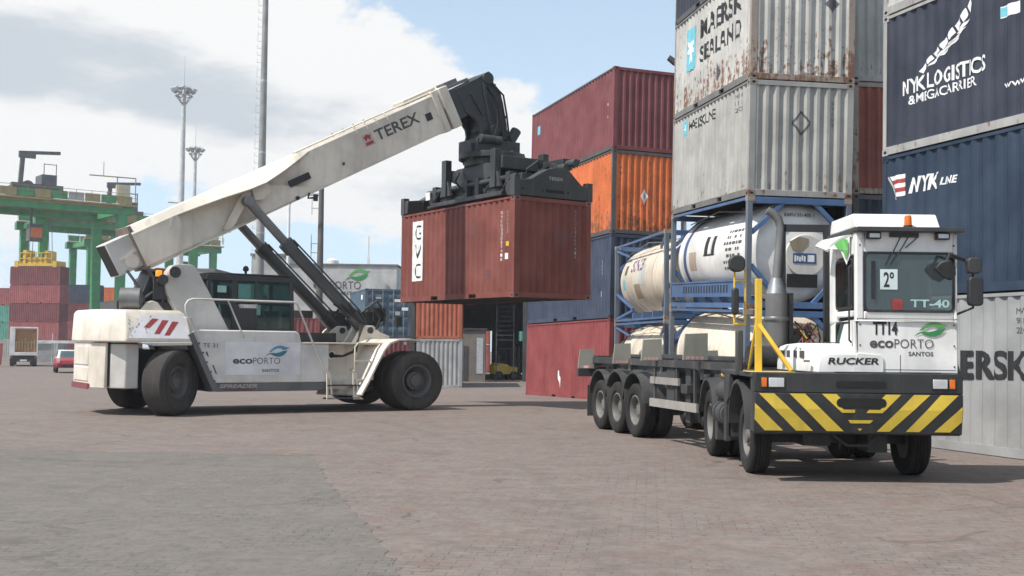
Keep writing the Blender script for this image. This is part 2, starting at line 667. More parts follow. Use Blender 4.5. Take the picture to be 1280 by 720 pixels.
def leaf_logo(d, u, v, w, h, main, light, lift=0.0):
    """two swept leaf blades with a pale opening between, on a thin stem"""
    up_ = [(0.16, 0.42), (0.24, 0.62), (0.36, 0.84), (0.50, 0.97), (0.63, 1.0), (0.74, 0.94), (0.84, 0.86), (1.0, 0.82),
           (0.90, 0.72), (0.82, 0.62), (0.74, 0.60), (0.66, 0.72), (0.55, 0.76), (0.44, 0.70), (0.34, 0.58), (0.27, 0.44)]
    lo_ = [(0.0, 0.0), (0.10, 0.22), (0.20, 0.34), (0.30, 0.36), (0.44, 0.34), (0.58, 0.40), (0.70, 0.52), (0.84, 0.55), (0.90, 0.62),
           (0.86, 0.40), (0.76, 0.18), (0.62, 0.04), (0.46, 0.03), (0.32, 0.14), (0.22, 0.26), (0.12, 0.16)]
    for poly, mat in ((up_, light), (lo_, main)):
        d.poly([(u + x * w, v + y * h) for x, y in poly], mat, lift)


def wheel(parent, c, ax, rad, wid, rim_r, tyre_m, rim_m, name='wheel', tread='rib', dish=0.06, bolts=10, n=40):
    """a tyre (the wheel part) with its rim as a sub-part; ax points outwards"""
    mb = MB()
    h = wid / 2
    sw = rad - rim_r
    prof = [(rim_r, -h * 0.72), (rim_r + sw * 0.14, -h * 0.90), (rim_r + sw * 0.18, -h * 0.86), (rim_r + sw * 0.22, -h * 0.93), (rim_r + sw * 0.55, -h), (rim_r + sw * 0.66, -h), (rim_r + sw * 0.68, -h * 0.965), (rim_r + sw * 0.72, -h * 0.985), (rad - sw * 0.14, -h * 0.93), (rad - sw * 0.03, -h * 0.78)]
    if tread == 'rib':
        g = 4
        for i in range(g + 1):
            a0 = -0.74 + 1.48 * i / (g + 1)
            a1 = -0.74 + 1.48 * (i + 1) / (g + 1)
            prof += [(rad, h * (a0 + 0.04)), (rad, h * (a1 - 0.04))]
            if i < g:
                prof += [(rad - 0.018, h * (a1 - 0.03)), (rad - 0.018, h * (a1 + 0.03))]
    else:
        prof += [(rad, -h * 0.5), (rad, h * 0.5)]
    prof += [(rad - sw * 0.03, h * 0.78), (rad - sw * 0.14, h * 0.93), (rim_r + sw * 0.72, h * 0.985), (rim_r + sw * 0.68, h * 0.965), (rim_r + sw * 0.66, h), (rim_r + sw * 0.55, h), (rim_r + sw * 0.22, h * 0.93), (rim_r + sw * 0.18, h * 0.86), (rim_r + sw * 0.14, h * 0.90), (rim_r, h * 0.72)]
    mb.lathe(prof, c, ax, n, closed=True)
    if tread == 'lug':
        d = Vector(ax).normalized()
        a = d.cross(Vector((0, 0, 1))).normalized()
        e = d.cross(a)
        cc = Vector(c)
        for i in range(22):
            for sgn in (-1, 1):
                th = 2 * math.pi * (i + (0.5 if sgn > 0 else 0)) / 22
                th2 = th + 0.16
                q = lambda t_, r_, k: cc + (a * math.cos(t_) + e * math.sin(t_)) * r_ + d * (k * sgn)
                mb.beam(q(th, rad + 0.004, h * 0.08), q(th2, rad + 0.004, h * 0.86), 0.075, 0.03, upv=(a * math.cos(th) + e * math.sin(th)))
    w = mb.build(name, tyre_m, parent, smooth=35)
    r = MB()
    d0 = h * 0.72
    hub_ = d0 + 0.02 if dish < 0.09 else d0 - dish * 0.35
    r.lathe([(rim_r, -d0), (rim_r + 0.012, d0), (rim_r - 0.02, d0 + 0.012), (rim_r - 0.05, d0 - 0.03), (rim_r * 0.80, d0 - dish), (rim_r * 0.58, d0 - dish * 1.25), (rim_r * 0.56, d0 - dish * 0.6), (rim_r * 0.36, d0 - dish * 0.55), (rim_r * 0.34, hub_), (0.0001, hub_ + 0.01)], c, ax, n)
    d = Vector(ax).normalized()
    a = d.cross(Vector((0, 0, 1))).normalized()
    e = d.cross(a)
    for i in range(bolts):
        th = 2 * math.pi * i / bolts
        p = Vector(c) + (a * math.cos(th) + e * math.sin(th)) * rim_r * 0.46 + d * (d0 - dish * 0.6)
        r.cyl(p, p + d * 0.03, rim_r * 0.045, n=6)
    r.build('rim', rim_m, w, smooth=35)
    return w
# ------------------------------------------------------------------ colours
M_RUBBER = paint('tyre rubber', (0.022, 0.021, 0.020), 0.8, dirt=0.4, dirtcol=(0.075, 0.068, 0.062), spec=0.25)
M_RUBBER_GREY = paint('dusty tyre rubber', (0.050, 0.046, 0.043), 0.85, dirt=0.6, dirtcol=(0.125, 0.11, 0.10), spec=0.25)
M_BLACK = paint('black steel', (0.018, 0.019, 0.020), 0.5, dirt=0.4, dirtcol=(0.10, 0.09, 0.08))
M_DARKGREY = paint('dark grey steel', (0.040, 0.042, 0.044), 0.5, dirt=0.4, dirtcol=(0.12, 0.11, 0.10))
M_SPREADER = paint('spreader grey steel', (0.035, 0.04, 0.043), 0.5, dirt=0.45, dirtcol=(0.11, 0.105, 0.10), rust=0.1)
M_CREAM = paint('cream machine paint', (0.67, 0.61, 0.52), 0.42, rust=0.12, dirt=0.38, dirtcol=(0.33, 0.275, 0.215))
M_WHITE = paint('white vehicle paint', (0.77, 0.765, 0.74), 0.34, dirt=0.28, dirtcol=(0.40, 0.365, 0.32))
M_STICKER = paint('off white sticker', (0.72, 0.70, 0.72), 0.5, dirt=0.25, dirtcol=(0.5, 0.47, 0.46))
M_RIMGREY = paint('grey wheel rim', (0.10, 0.10, 0.10), 0.55, dirt=0.5, dirtcol=(0.16, 0.14, 0.125))
M_RIMLIGHT = paint('steel wheel rim', (0.30, 0.29, 0.27), 0.5, dirt=0.55, dirtcol=(0.12, 0.10, 0.09), rust=0.15)
M_CHROME = plain('worn bright steel', (0.42, 0.42, 0.41), 0.32, metal=0.85)
M_EXH = paint('grey exhaust steel', (0.20, 0.20, 0.195), 0.4, metal=0.5, dirt=0.4)
M_YELLOW = paint('yellow safety paint', (0.70, 0.45, 0.03), 0.45, dirt=0.22, dirtcol=(0.22, 0.16, 0.06))
M_YSTRIPE = plain('yellow stripe paint', (0.70, 0.50, 0.05), 0.45)
M_AMBER = plain('amber lamp', (0.70, 0.16, 0.015), 0.25)
M_AMBER_LIT = plain('lit amber lamp', (1.0, 0.20, 0.01), 0.3, emit=1.6)
M_LAMP = plain('clear lamp glass', (0.55, 0.57, 0.58), 0.12, spec=0.8)
M_INK = plain('black lettering', (0.022, 0.022, 0.024), 0.6)
M_INKGREY = plain('grey lettering', (0.085, 0.085, 0.09), 0.6)
M_PWHITE = plain('white lettering', (0.80, 0.80, 0.79), 0.6)
M_PGREY = plain('pale grey marks', (0.42, 0.40, 0.39), 0.6)
M_RED = plain('red stripe', (0.36, 0.045, 0.04), 0.5)
M_DKRED = plain('dark red lettering', (0.22, 0.05, 0.055), 0.55)
M_LGREEN = plain('leaf green', (0.10, 0.36, 0.085), 0.5)
M_DGREEN = plain('deep leaf green', (0.035, 0.24, 0.075), 0.5)
M_LBLUE = plain('leaf blue', (0.09, 0.33, 0.46), 0.5)
M_DTEAL = plain('leaf teal', (0.03, 0.20, 0.27), 0.5)
M_SKYB = plain('pale blue emblem', (0.16, 0.50, 0.60), 0.5)
M_DBLUE = plain('deep blue band', (0.05, 0.09, 0.24), 0.5)
M_CABGLASS = glass('dark cab glass', (0.62, 0.76, 0.72), 0.16)
M_SCREEN = glass('windscreen glass', (0.62, 0.68, 0.67), 0.40)
M_SEAT = plain('black seat cloth', (0.03, 0.03, 0.033), 0.8)
M_HOLESHADE = plain('painted hole shade', (0.012, 0.012, 0.012), 0.9)  # near-black colour that paints the shade inside holes and slots

# ------------------------------------------------------------------ ground


def ground_h(y):
    pts = [(-1e3, 0), (30, 0), (34, -0.06), (39, -0.2), (61, -0.68), (80, -0.66), (110, -1.03), (160, -1.2), (5e3, -1.2)]
    for (a, ha), (b_, hb) in zip(pts, pts[1:]):
        if a <= y <= b_:
            return ha + (hb - ha) * (y - a) / (b_ - a)
    return 0


def make_ground():
    xs = [-380, -200, -100, -50, -20, -8, 0, 8, 20, 50, 100, 200, 380]
    ys = [-60, -20, 0, 5, 10, 15, 20, 25, 30, 34, 39, 45, 53, 61, 70, 80, 95, 110, 135, 160, 220, 300, 420]
    mb = MB()
    nx = len(xs)
    mb.add([(x, y, ground_h(y)) for y in ys for x in xs],
           [(j * nx + i, j * nx + i + 1, (j + 1) * nx + i + 1, (j + 1) * nx + i) for j in range(len(ys) - 1) for i in range(nx - 1)])
    m = ground_mat('worn pink grey pavers', (0.200, 0.168, 0.149), (0.172, 0.144, 0.128), (0.072, 0.061, 0.054), rot=0.12, warm=(0.214, 0.174, 0.152), reddish=(0.17, 0.108, 0.09))
    tag(mb.build('ground', m, smooth=30), kind='structure')
    # re-laid greyer paving in front
    edge = [(-0.25, 4.5), (-0.45, 6.5), (-0.85, 8.6), (-1.30, 10.5), (-1.72, 12.0), (-2.25, 14.0), (-2.60, 15.6), (-2.95, 16.9)]
    rnd = random.Random(4)
    pts = []
    for (xa, ya), (xb, yb) in zip(edge, edge[1:]):
        n = max(2, int((yb - ya) / 0.22))
        for k in range(n):
            t = k / n
            j = 0.045 if k % 2 else 0.0
            pts.append((xa + (xb - xa) * t + j + rnd.uniform(-0.03, 0.03), ya + (yb - ya) * t))
            pts.append((xa + (xb - xa) * (t + 0.5 / n) + j, ya + (yb - ya) * (t + 0.5 / n)))
    pts += [(-3.6, 17.15), (-4.1, 17.0), (-5.2, 17.3), (-6.0, 17.1), (-7.1, 17.45), (-8.5, 17.3), (-14, 17.6), (-14, 2.0), (-0.1, 2.0)]
    p = MB().add([(x, y, 0.004) for x, y in pts], [tuple(range(len(pts)))])
    m2 = ground_mat('grey concrete pavers', (0.165, 0.151, 0.132), (0.144, 0.132, 0.115), (0.070, 0.063, 0.056), sx=0.22, sy=0.11, rot=0.0, warm=(0.180, 0.157, 0.136), reddish=(0.135, 0.125, 0.11))
    tag(p.build('pavement', m2, smooth=0), kind='structure')


make_ground()

# ------------------------------------------------------------------ containers
CW = 2.438


class Corr:
    """trapezoid corrugation along a wall of length n_len; u measured along the wall from its start"""
    def __init__(self, a, b_, pitch, deep, rev=False, total=0.0):
        self.n = max(3, round((b_ - a) / pitch))
        self.p = (b_ - a) / self.n
        self.a, self.b, self.deep, self.rev, self.total = a, b_, deep, rev, total
        self.shape = [(0.0, 0.0), (0.26, 0.0), (0.5, 1.0), (0.76, 1.0), (1.0, 0.0)]

    def knots(self):
        out = []
        for i in range(self.n):
            for t, dv in self.shape[:-1]:
                out.append((self.a + (i + t) * self.p, -dv * self.deep))
        out.append((self.b, 0.0))
        return out

    def at(self, s):
        if s <= self.a or s >= self.b:
            return 0.0
        t = ((s - self.a) / self.p) % 1.0
        for (t0, d0), (t1, d1) in zip(self.shape, self.shape[1:]):
            if t0 <= t <= t1:
                return -self.deep * (d0 + (d1 - d0) * (t - t0) / (t1 - t0))
        return 0.0

    def s_of(self, d, u):
        return (self.total - (d.start + u)) if self.rev else d.start + u

    def breaks(self, d, u0, u1):
        r = []
        for s, _ in self.knots():
            u = (self.total - s - d.start) if self.rev else s - d.start
            if u0 < u < u1:
                r.append(u)
        return r

    def depth(self, d, u):
        return self.at(self.s_of(d, u))


DENT = random.Random(21)


def wall(ks, z0, z1, put, sg, body, parent, name, span, h, detail):
    """corrugated sheet with a few shallow inward dents"""
    dents = []
    if detail > 1:
        for _ in range(int(span * 1.6)):
            dents.append((DENT.uniform(0.3, span - 0.3), DENT.uniform(0.35, h - 0.3), DENT.uniform(0.12, 0.45), DENT.uniform(0.12, 0.5), DENT.uniform(0.004, 0.022)))
    rows = 12 if detail > 1 else 1
    vs, fs = [], []
    for s_, dv in ks:
        for r in range(rows + 1):
            z = z0 + (z1 - z0) * r / rows
            q = dv
            for u, v, a, c, dp in dents:
                q -= dp * math.exp(-((s_ - u) / a) ** 2 - ((z - v) / c) ** 2)
            vs.append(put(s_, z, q))
    n = rows + 1
    for i in range(len(ks) - 1):
        for r in range(rows):
            a = i * n + r
            fs.append((a, a + n, a + n + 1, a + 1))
    MB().add(vs, fs).build(name, body, parent, smooth=20)


def container(label, cat, loc, rz, L, h, body, frame_m, group, end='wall', detail=2, tilt=(0, 0), edge=None, rail=None, roof=True):
    """local x across (0..2.438), y along (0..L), z up. Visible: side x=0, end y=0."""
    t = empty('shipping_container', loc, rz, label, cat, group, tilt)
    W_ = CW
    sc = Corr(0.17, L - 0.17, 0.276, 0.036, rev=True, total=L)
    ec = Corr(0.14, W_ - 0.14, 0.252, 0.045)
    ins = 0.012
    rail = rail or frame_m
    for xs, sg in ((ins, 1), (W_ - ins, -1)):
        ks = [(0.10, 0.0)] + sc.knots() + [(L - 0.10, 0.0)]
        wall(ks, 0.15, h - 0.065, lambda s_, z_, dv: (xs - dv * sg, s_, z_), sg, body, t, 'side_wall', L, h, detail)
    for ys, sg in ((ins, 1), (L - ins, -1)):
        if end == 'door' and sg == 1:
            continue
        ks = [(0.08, 0.0)] + ec.knots() + [(W_ - 0.08, 0.0)]
        wall(ks, 0.13, h - 0.10, lambda s_, z_, dv: (s_, ys - dv * sg, z_), sg, body, t, 'end_wall', W_, h, detail)
    if end == 'door':
        for k in range(2):
            x0, x1 = 0.10 + k * 1.122, 1.215 + k * 1.122
            d = MB()
            d.box(x0, x1, 0.035, 0.075, 0.15, h - 0.12)
            for i in range(5):
                z0 = 0.22 + i * (h - 0.42) / 5
                d.prism([(0.034, z0), (0.006, z0 + 0.06), (0.006, z0 + 0.26), (0.034, z0 + 0.32)], 'x', x0 + 0.06, x1 - 0.06)
            dd = d.build('door', body, t)
            b_ = MB()
            for xr in (x0 + 0.28, x1 - 0.28):
                b_.cyl((xr, -0.03, 0.06), (xr, -0.03, h - 0.06), 0.017, n=8)
                b_.box(xr - 0.03, xr + 0.22, -0.05, -0.035, 1.02, 1.07)
                for zz in (0.3, 0.95, 1.7, h - 0.3):
                    b_.box(xr - 0.05, xr + 0.05, -0.05, 0.0, zz, zz + 0.06)
            b_.build('locking_bars', M_CHROME, dd)
    f = MB()
    cz = 0.118
    for x0, x1 in ((0.0, 0.15), (W_ - 0.15, W_)):
        for y0, y1 in ((0.0, 0.10), (L - 0.10, L)):
            f.box(x0, x1, y0, y1, cz - 0.001, h - cz + 0.001)
    for y0, y1 in ((0.002, 0.09), (L - 0.09, L - 0.002)):
        f.box(0.15, W_ - 0.15, y0, y1, 0.005, 0.14)
        f.box(0.15, W_ - 0.15, y0, y1, h - 0.12, h - 0.012)
    if detail > 0:
        for k_, o_ in enumerate(f.pieces('corner_post', frame_m, t, bevel=0.006 if detail > 1 else 0)):
            if k_ >= 4:
                o_.name = 'end_rail'
    else:
        f.build('frame', frame_m, t)
    for x0, x1 in ((0.003, 0.06), (W_ - 0.06, W_ - 0.003)):
        sr = MB()
        sr.box(x0, x1, 0.10, L - 0.10, h - 0.068, h - 0.014)
        c = L / 2
        for y0, y1 in ((0.10, c - 1.20), (c - 0.84, c + 0.84), (c + 1.20, L - 0.10)):
            sr.box(x0, x1, y0, y1, 0.012, 0.155)
        for y0 in (c - 1.20, c + 0.84):
            sr.box(x0 + 0.004, x1 - 0.004, y0, y0 + 0.36, 0.13, 0.154)
            sr.box(x0 + 0.010, x1 - 0.010, y0, y0 + 0.36, 0.013, 0.025)
        sr.build('side_rail', rail, t)
    fl = MB()
    fl.box(0.06, W_ - 0.06, 0.09, L - 0.09, 0.11, 0.135)
    n = int((L - 0.4) / 0.45)
    for i in range(n):
        y = 0.25 + i * (L - 0.5) / (n - 1)
        fl.box(0.06, W_ - 0.06, y - 0.02, y + 0.02, 0.02, 0.11)
    fl.build('underside', M_DARKGREY, t)
    if roof:
        MB().box(0.05, W_ - 0.05, 0.07, L - 0.07, h - 0.05, h - 0.022).build('roof_panel', body, t)
    if detail > 0:
        for x0 in (-0.003, W_ - 0.175):
            for y0 in (-0.003, L - 0.159):
                for z0 in (-0.001, h - cz + 0.001):
                    cc = MB()
                    x1, y1, z1 = x0 + 0.178, y0 + 0.162, z0 + cz
                    cc.box(x0, x1, y0, y1, z0, z1)
                    xo = x0 - 0.002 if x0 < 1 else x1 + 0.002
                    yo = y0 - 0.002 if y0 < 1 else y1 + 0.002
                    zc, xc, yc = (z0 + z1) / 2, (x0 + x1) / 2, (y0 + y1) / 2
                    cc.add([(xo, yc + 0.045 * math.cos(a), zc + 0.03 * math.sin(a)) for a in [k * math.pi / 5 for k in range(10)]], [tuple(range(10))], 1)  # flat dark discs paint the shade of the casting holes
                    cc.add([(xc + 0.045 * math.cos(a), yo, zc + 0.03 * math.sin(a)) for a in [k * math.pi / 5 for k in range(10)]], [tuple(range(10))], 1)
                    cc.build('corner_casting', [edge or frame_m, M_HOLESHADE], t, smooth=0)
    t['_L'], t['_h'] = L, h
    CORR[t.name] = (sc, ec, L, h)
    return t


CORR = {}


def stacked(base, rz, tilt, z):
    m = Matrix.Rotation(rz, 4, 'Z') @ Matrix.Rotation(tilt[1], 4, 'Y') @ Matrix.Rotation(tilt[0], 4, 'X')
    return tuple(Vector(base) + (m @ Vector((0, 0, z))))


def side_decal(t, start_y, z0=0.0):
    """decal on the side x=0, u runs from far (y=start_y) towards near"""
    sc, ec, L, h = CORR[t.name]
    d = Decal((0.012, start_y, z0), (0, -1, 0), (0, 0, 1), (-1, 0, 0), 0.004, sc)
    d.start = L - start_y
    return d


def end_decal(t, start_x, z0=0.0):
    sc, ec, L, h = CORR[t.name]
    d = Decal((start_x, 0.012, z0), (1, 0, 0), (0, 0, 1), (0, -1, 0), 0.004, ec)
    d.start = start_x
    return d


def marks(d, u, v, n, mat, w=0.05, h=0.07, gap=0.105, seed=1):
    """a column of little painted characters (id code read downwards)"""
    r = random.Random(seed)
    code = 'GVCU230574182261'
    for i in range(n):
        d.text(code[i % len(code)], u, v - i * gap, w * r.uniform(0.8, 1.05), h, mat)


def cpaint(name, col, rust=0.15, dirt=0.3):
    return paint(name, col, 0.58, spec=0.3, rust=rust, dirt=dirt, dirtcol=tuple(0.35 * c + 0.06 for c in col), wave=0.01)


C_GVC = cpaint('maroon container paint', (0.195, 0.056, 0.043), 0.25, 0.32)
C_MAROON = cpaint('wine red container paint', (0.175, 0.050, 0.054), 0.12, 0.3)
C_ORANGE = cpaint('orange container paint', (0.60, 0.150, 0.042), 0.95, 0.45)
C_NAVY = cpaint('navy container paint', (0.040, 0.053, 0.090), 0.15, 0.3)
C_REDC = cpaint('red container paint', (0.24, 0.050, 0.050), 0.12, 0.3)
C_GREY = cpaint('rust streaked pale grey container paint', (0.49, 0.48, 0.45), 0.9, 0.45)
C_GREY2 = cpaint('pale grey container paint', (0.40, 0.395, 0.37), 0.5, 0.38)
C_GREY3 = cpaint('grey container paint', (0.31, 0.313, 0.312), 0.08, 0.2)
C_INK = cpaint('blue black container paint', (0.028, 0.034, 0.054), 0.05, 0.22)
C_BLUE = cpaint('dark blue container paint', (0.020, 0.038, 0.068), 0.0, 0.2)
C_RUSTFR = paint('rusty container frame', (0.30, 0.25, 0.21), 0.7, rust=0.9, dirt=0.5)
C_GREYFR = paint('grey container frame', (0.34, 0.335, 0.32), 0.6, rust=0.45, dirt=0.4)
M_RAILGREY = paint('grimy grey rail', (0.17, 0.168, 0.16), 0.65, rust=0.3, dirt=0.45)
C_DKFR = paint('dark container frame', (0.075, 0.07, 0.07), 0.6, rust=0.35, dirt=0.4)

# hanging container, held by the reach stacker
g = container('maroon container with a white vertical letter strip hanging from the spreader', 'container', (0.042, 28.85, 2.867), 0.585, 6.058, 2.591,
              C_GVC, C_GVC, 'containers', edge=paint('worn maroon steel', (0.25, 0.10, 0.085), 0.6, rust=0.4), tilt=(0.0, 0.0))
d = side_decal(g, 5.38)
d.rect(0, 0.60, 0.60, 2.34, M_PWHITE)
for i, ch in enumerate('GVC'):
    d.text(ch, 0.10, 1.80 - i * 0.56, 0.40, 0.42, M_INK, bold=0.0, lift=0.003)
d.rect(3.05, 3.5, 1.72, 2.1, paint('darker maroon repair patch', (0.15, 0.045, 0.042), 0.6, dirt=0.2))
d.rect(3.9, 4.2, 0.5, 0.75, paint('darker maroon repair patch', (0.15, 0.045, 0.042), 0.6, dirt=0.2))
marks(d, 4.70, 2.16, 12, M_PWHITE, 0.07, 0.075, 0.11, 2)
marks(d, 4.98, 2.16, 6, M_PGREY, 0.06, 0.07, 0.10, 3)
d.rect(4.96, 5.06, 1.32, 1.44, M_YSTRIPE)
d.rect(4.94, 5.04, 0.98, 1.14, M_PWHITE)
d.build('lettering', g)
d = end_decal(g, 1.90)
d.rect(-0.62, -0.22, 1.35, 1.85, paint('darker maroon repair patch', (0.15, 0.045, 0.042), 0.6, dirt=0.2))
marks(d, 0.02, 2.28, 12, M_PGREY, 0.07, 0.075, 0.11, 5)
d.build('lettering', g)

# stack of four by the shed
LX = dict(rz=0.317, L=8.55, h=2.87)
cols = [(C_REDC, 'bright red container at the bottom of the four high stack behind the tank frames'),
        (C_NAVY, 'navy container on the red one, second of the four high stack'),
        (C_ORANGE, 'rusty orange container third up in the four high stack'),
        (C_MAROON, 'wine red container on top of the orange one against the sky')]
Lst = []
for i, (m, lab) in enumerate(cols):
    fr = m if i in (0, 1, 3) else C_DKFR
    c = container(lab, 'container', stacked((3.27, 38.57, -0.28), LX['rz'], (-0.012, 0.018), 2.885 * i), LX['rz'], LX['L'], LX['h'], m, fr, 'containers', rail=C_DKFR if i > 1 else m, tilt=(-0.012, 0.018))
    Lst.append(c)
d = side_decal(Lst[0], 4.9)
d.poly([(0.0, 1.02), (0.10, 1.05), (0.12, 0.84), (0.22, 0.78), (0.24, 0.56), (0.30, 0.46), (0.16, 0.42), (0.12, 0.62), (0.02, 0.74)], M_PWHITE)
marks(d, 4.3, 2.2, 8, M_PGREY, 0.08, 0.07, 0.12, 3)
d.build('lettering', Lst[0])
for i in (1, 3):
    d = side_decal(Lst[i], 8.0)
    if i == 3:
        d.rect(0.15, 0.45, 1.9, 2.25, M_SKYB)
        d.rect(7.35, 7.48, 1.62, 1.70, M_PWHITE)
        d.rect(7.35, 7.48, 1.18, 1.26, M_YSTRIPE)
    else:
        marks(d, 7.2, 1.9, 4, M_PWHITE, 0.08, 0.09, 0.13, 3)
        d.rect(7.1, 7.2, 0.75, 0.95, M_PWHITE)
    d.build('lettering', Lst[i])
d = end_decal(Lst[2], 1.08)
d.poly([(0.0, 1.33), (0.13, 1.62), (0.26, 1.33), (0.13, 1.04)], M_PWHITE)
d.poly([(0.06, 1.33), (0.13, 1.48), (0.20, 1.33), (0.13, 1.18)], M_PGREY, 0.003)
d.build('placard', Lst[2])

# stack on tank containers beside the yard tractor
SZ, SR, TH = 5.045, 0.143, 2.515
ST = (0.036, 0.006)
st = (5.15, 25.41)
s3 = container('pale grey container with small black lettering resting on the blue tank frame', 'container', stacked((*st, 0.0), SR, ST, SZ), SR, 6.058, 2.591, C_GREY2, C_GREYFR, 'containers', edge=C_RUSTFR, rail=M_RAILGREY, tilt=ST)
s4 = container('rust streaked grey container with large two line black lettering', 'container', stacked((*st, 0.0), SR, ST, SZ + 2.6), SR, 6.058, 2.591, C_GREY, C_RUSTFR, 'containers', edge=C_RUSTFR, rail=M_RAILGREY, tilt=ST)
s5 = container('dark blue container at the very top above the rust streaked grey one', 'container', stacked((*st, 0.0), SR, ST, SZ + 5.2), SR, 6.058, 2.591, C_INK, C_DKFR, 'containers', tilt=ST)
# on s3
d = side_decal(s3, 5.2)
d.rect(0.10, 0.42, 2.02, 2.42, M_SKYB)
d.poly([(0.26 + 0.14 * math.cos(a) * (1 if k % 2 == 0 else 0.45), 2.22 + 0.16 * math.sin(a) * (1 if k % 2 == 0 else 0.45)) for k, a in enumerate([math.pi / 2 + j * math.pi / 7 for j in range(14)])], M_PWHITE, 0.003)
d.text('MAERSK LINE', 0.58, 2.09, 2.1, 0.26, M_INK, bold=0.01)
for k, w_ in enumerate((0.5, 0.42, 0.5)):
    d.text(('MAEU 622', '174 5', '22G1')[k], 4.2, 2.30 - k * 0.16, w_, 0.10, M_INKGREY)
d.build('lettering', s3)
d = end_decal(s3, 1.02)
for a_, b_ in (((0.0, 1.66), (0.20, 1.92)), ((0.20, 1.92), (0.40, 1.66)), ((0.40, 1.66), (0.20, 1.40)), ((0.20, 1.40), (0.0, 1.66))):
    dx, dy = b_[0] - a_[0], b_[1] - a_[1]
    n_ = math.hypot(dx, dy)
    ox, oy = -dy / n_ * 0.022, dx / n_ * 0.022
    d.poly([(a_[0] + ox, a_[1] + oy), (a_[0] - ox, a_[1] - oy), (b_[0] - ox, b_[1] - oy), (b_[0] + ox, b_[1] + oy)], M_INKGREY)
marks(d, 0.92, 2.1, 5, M_INKGREY, 0.06, 0.07, 0.12, 3)
d.build('placard', s3)
# on s4
d = side_decal(s4, 5.15)
d.rect(0.12, 0.92, 1.10, 2.20, M_SKYB)
d.poly([(0.52 + 0.33 * math.cos(a) * (1 if k % 2 == 0 else 0.42), 1.65 + 0.42 * math.sin(a) * (1 if k % 2 == 0 else 0.42)) for k, a in enumerate([math.pi / 2 + j * math.pi / 7 for j in range(14)])], M_PWHITE, 0.003)
d.text('MAERSK', 1.35, 1.72, 3.1, 0.50, M_INK, bold=0.02)
d.text('SEALAND', 1.35, 1.12, 3.1, 0.42, M_INK, bold=0.02)
d.poly([(2.62, 0.55), (2.74, 0.86), (2.90, 0.62), (2.80, 0.38)], M_INKGREY)
d.build('lettering', s4)
d = end_decal(s4, 1.74)
d.poly([(0.0, 1.78), (0.16, 1.98), (0.32, 1.78), (0.16, 1.58)], M_INKGREY)
d.build('placard', s4)

# second column beside it
bx = (math.cos(SR) * 2.62, math.sin(SR) * 2.62)
c2 = [(C_NAVY, 'navy container at the ground half hidden behind the yard tractor cab', 0.0, C_DKFR),
      (C_INK, 'blue black container behind the cab roof, on the navy one', 2.6, C_DKFR),
      (cpaint('brown red container paint', (0.24, 0.07, 0.05), 0.3, 0.3), 'narrow glimpse of a brown red container between grey and blue stacks', 5.2, C_RUSTFR),
      (C_GREY2, 'grey container on the brown red one, mostly hidden by its neighbours', 7.8, C_GREYFR)]
for m, lab, z, fr in c2:
    container(lab, 'container', (st[0] + bx[0], st[1] + bx[1] + 0.15, z), SR, 6.058, 2.591, m, fr, 'containers', edge=fr)

# stack running out of the picture beside the tractor
BO, BR, BT = (10.67, 9.32), 0.33, (0.0, 0.012)
b1 = container('light grey container at ground level with huge black lettering behind the cab', 'container', stacked((*BO, 0.0), BR, BT, 0.0), BR, 12.192, 2.591, C_GREY3, C_GREY3, 'containers', rail=C_GREY3, tilt=BT)
b2 = container('dark blue container with red striped white flag emblem', 'container', stacked((*BO, 0.0), BR, BT, 2.6), BR, 12.192, 2.591, C_BLUE, C_BLUE, 'containers', rail=C_BLUE, tilt=BT)
b3 = container('blue black container with a white wing emblem and white words', 'container', stacked((*BO, 0.0), BR, BT, 5.2), BR, 12.192, 2.591, C_INK, C_GREYFR, 'containers', rail=C_GREYFR, tilt=BT)
b4 = container('grey container on top of the one with the wing emblem', 'container', stacked((*BO, 0.0), BR, BT, 7.8), BR, 12.192, 2.591, C_GREY2, C_GREYFR, 'containers', tilt=BT)
d = side_decal(b1, 11.12)
d.text('MAERSK', 0.0, 1.20, 2.52, 0.47, M_INK, bold=0.03)
for k, s_ in enumerate(('MWCU 675', '918 4', '22G1')):
    d.text(s_, 2.20, 2.24 - k * 0.15, (0.75, 0.4, 0.36)[k], 0.095, M_INKGREY)
d.build('lettering', b1)
d = side_decal(b2, 12.05)
d.poly([(0.0, 2.20), (0.035, 2.20), (0.26, 1.76), (0.22, 1.76)], M_PGREY)
for k in range(5):
    z1 = 2.20 - k * 0.078
    u0 = 0.05 + k * 0.040
    d.poly([(u0, z1), (0.47, z1 + 0.01), (0.49, z1 - 0.068), (u0 + 0.04, z1 - 0.078)], M_PWHITE if k % 2 == 0 else M_RED)
d.text('NYK', 0.58, 1.83, 0.80, 0.28, M_PWHITE, bold=0.035, shear=0.25)
d.text('LINE', 1.40, 1.88, 0.40, 0.13, M_PWHITE, bold=0.03, shear=0.25)
d.build('lettering', b2)
d = side_decal(b3, 11.70)
d.text('NYK LOGISTICS', 0.02, 1.02, 2.12, 0.27, M_PWHITE, bold=0.022)
d.text('& MEGACARRIER', 0.22, 0.82, 1.70, 0.165, M_PWHITE, bold=0.012)
wing = [(0.50, 1.36), (0.66, 1.50), (0.84, 1.60), (1.02, 1.70), (1.20, 1.83), (1.38, 1.95), (1.54, 2.07), (1.68, 2.20), (1.80, 2.36)]
for k, ((u0, z0), (u1, z1)) in enumerate(zip(wing, wing[1:])):
    w_ = 0.05 + 0.012 * k
    d.poly([(u0, z0), (u1 - 0.03, z1 - 0.015), (u1 + 0.02, z1 - 0.02 - w_), (u0 + 0.08, z0 - w_)], M_PWHITE)
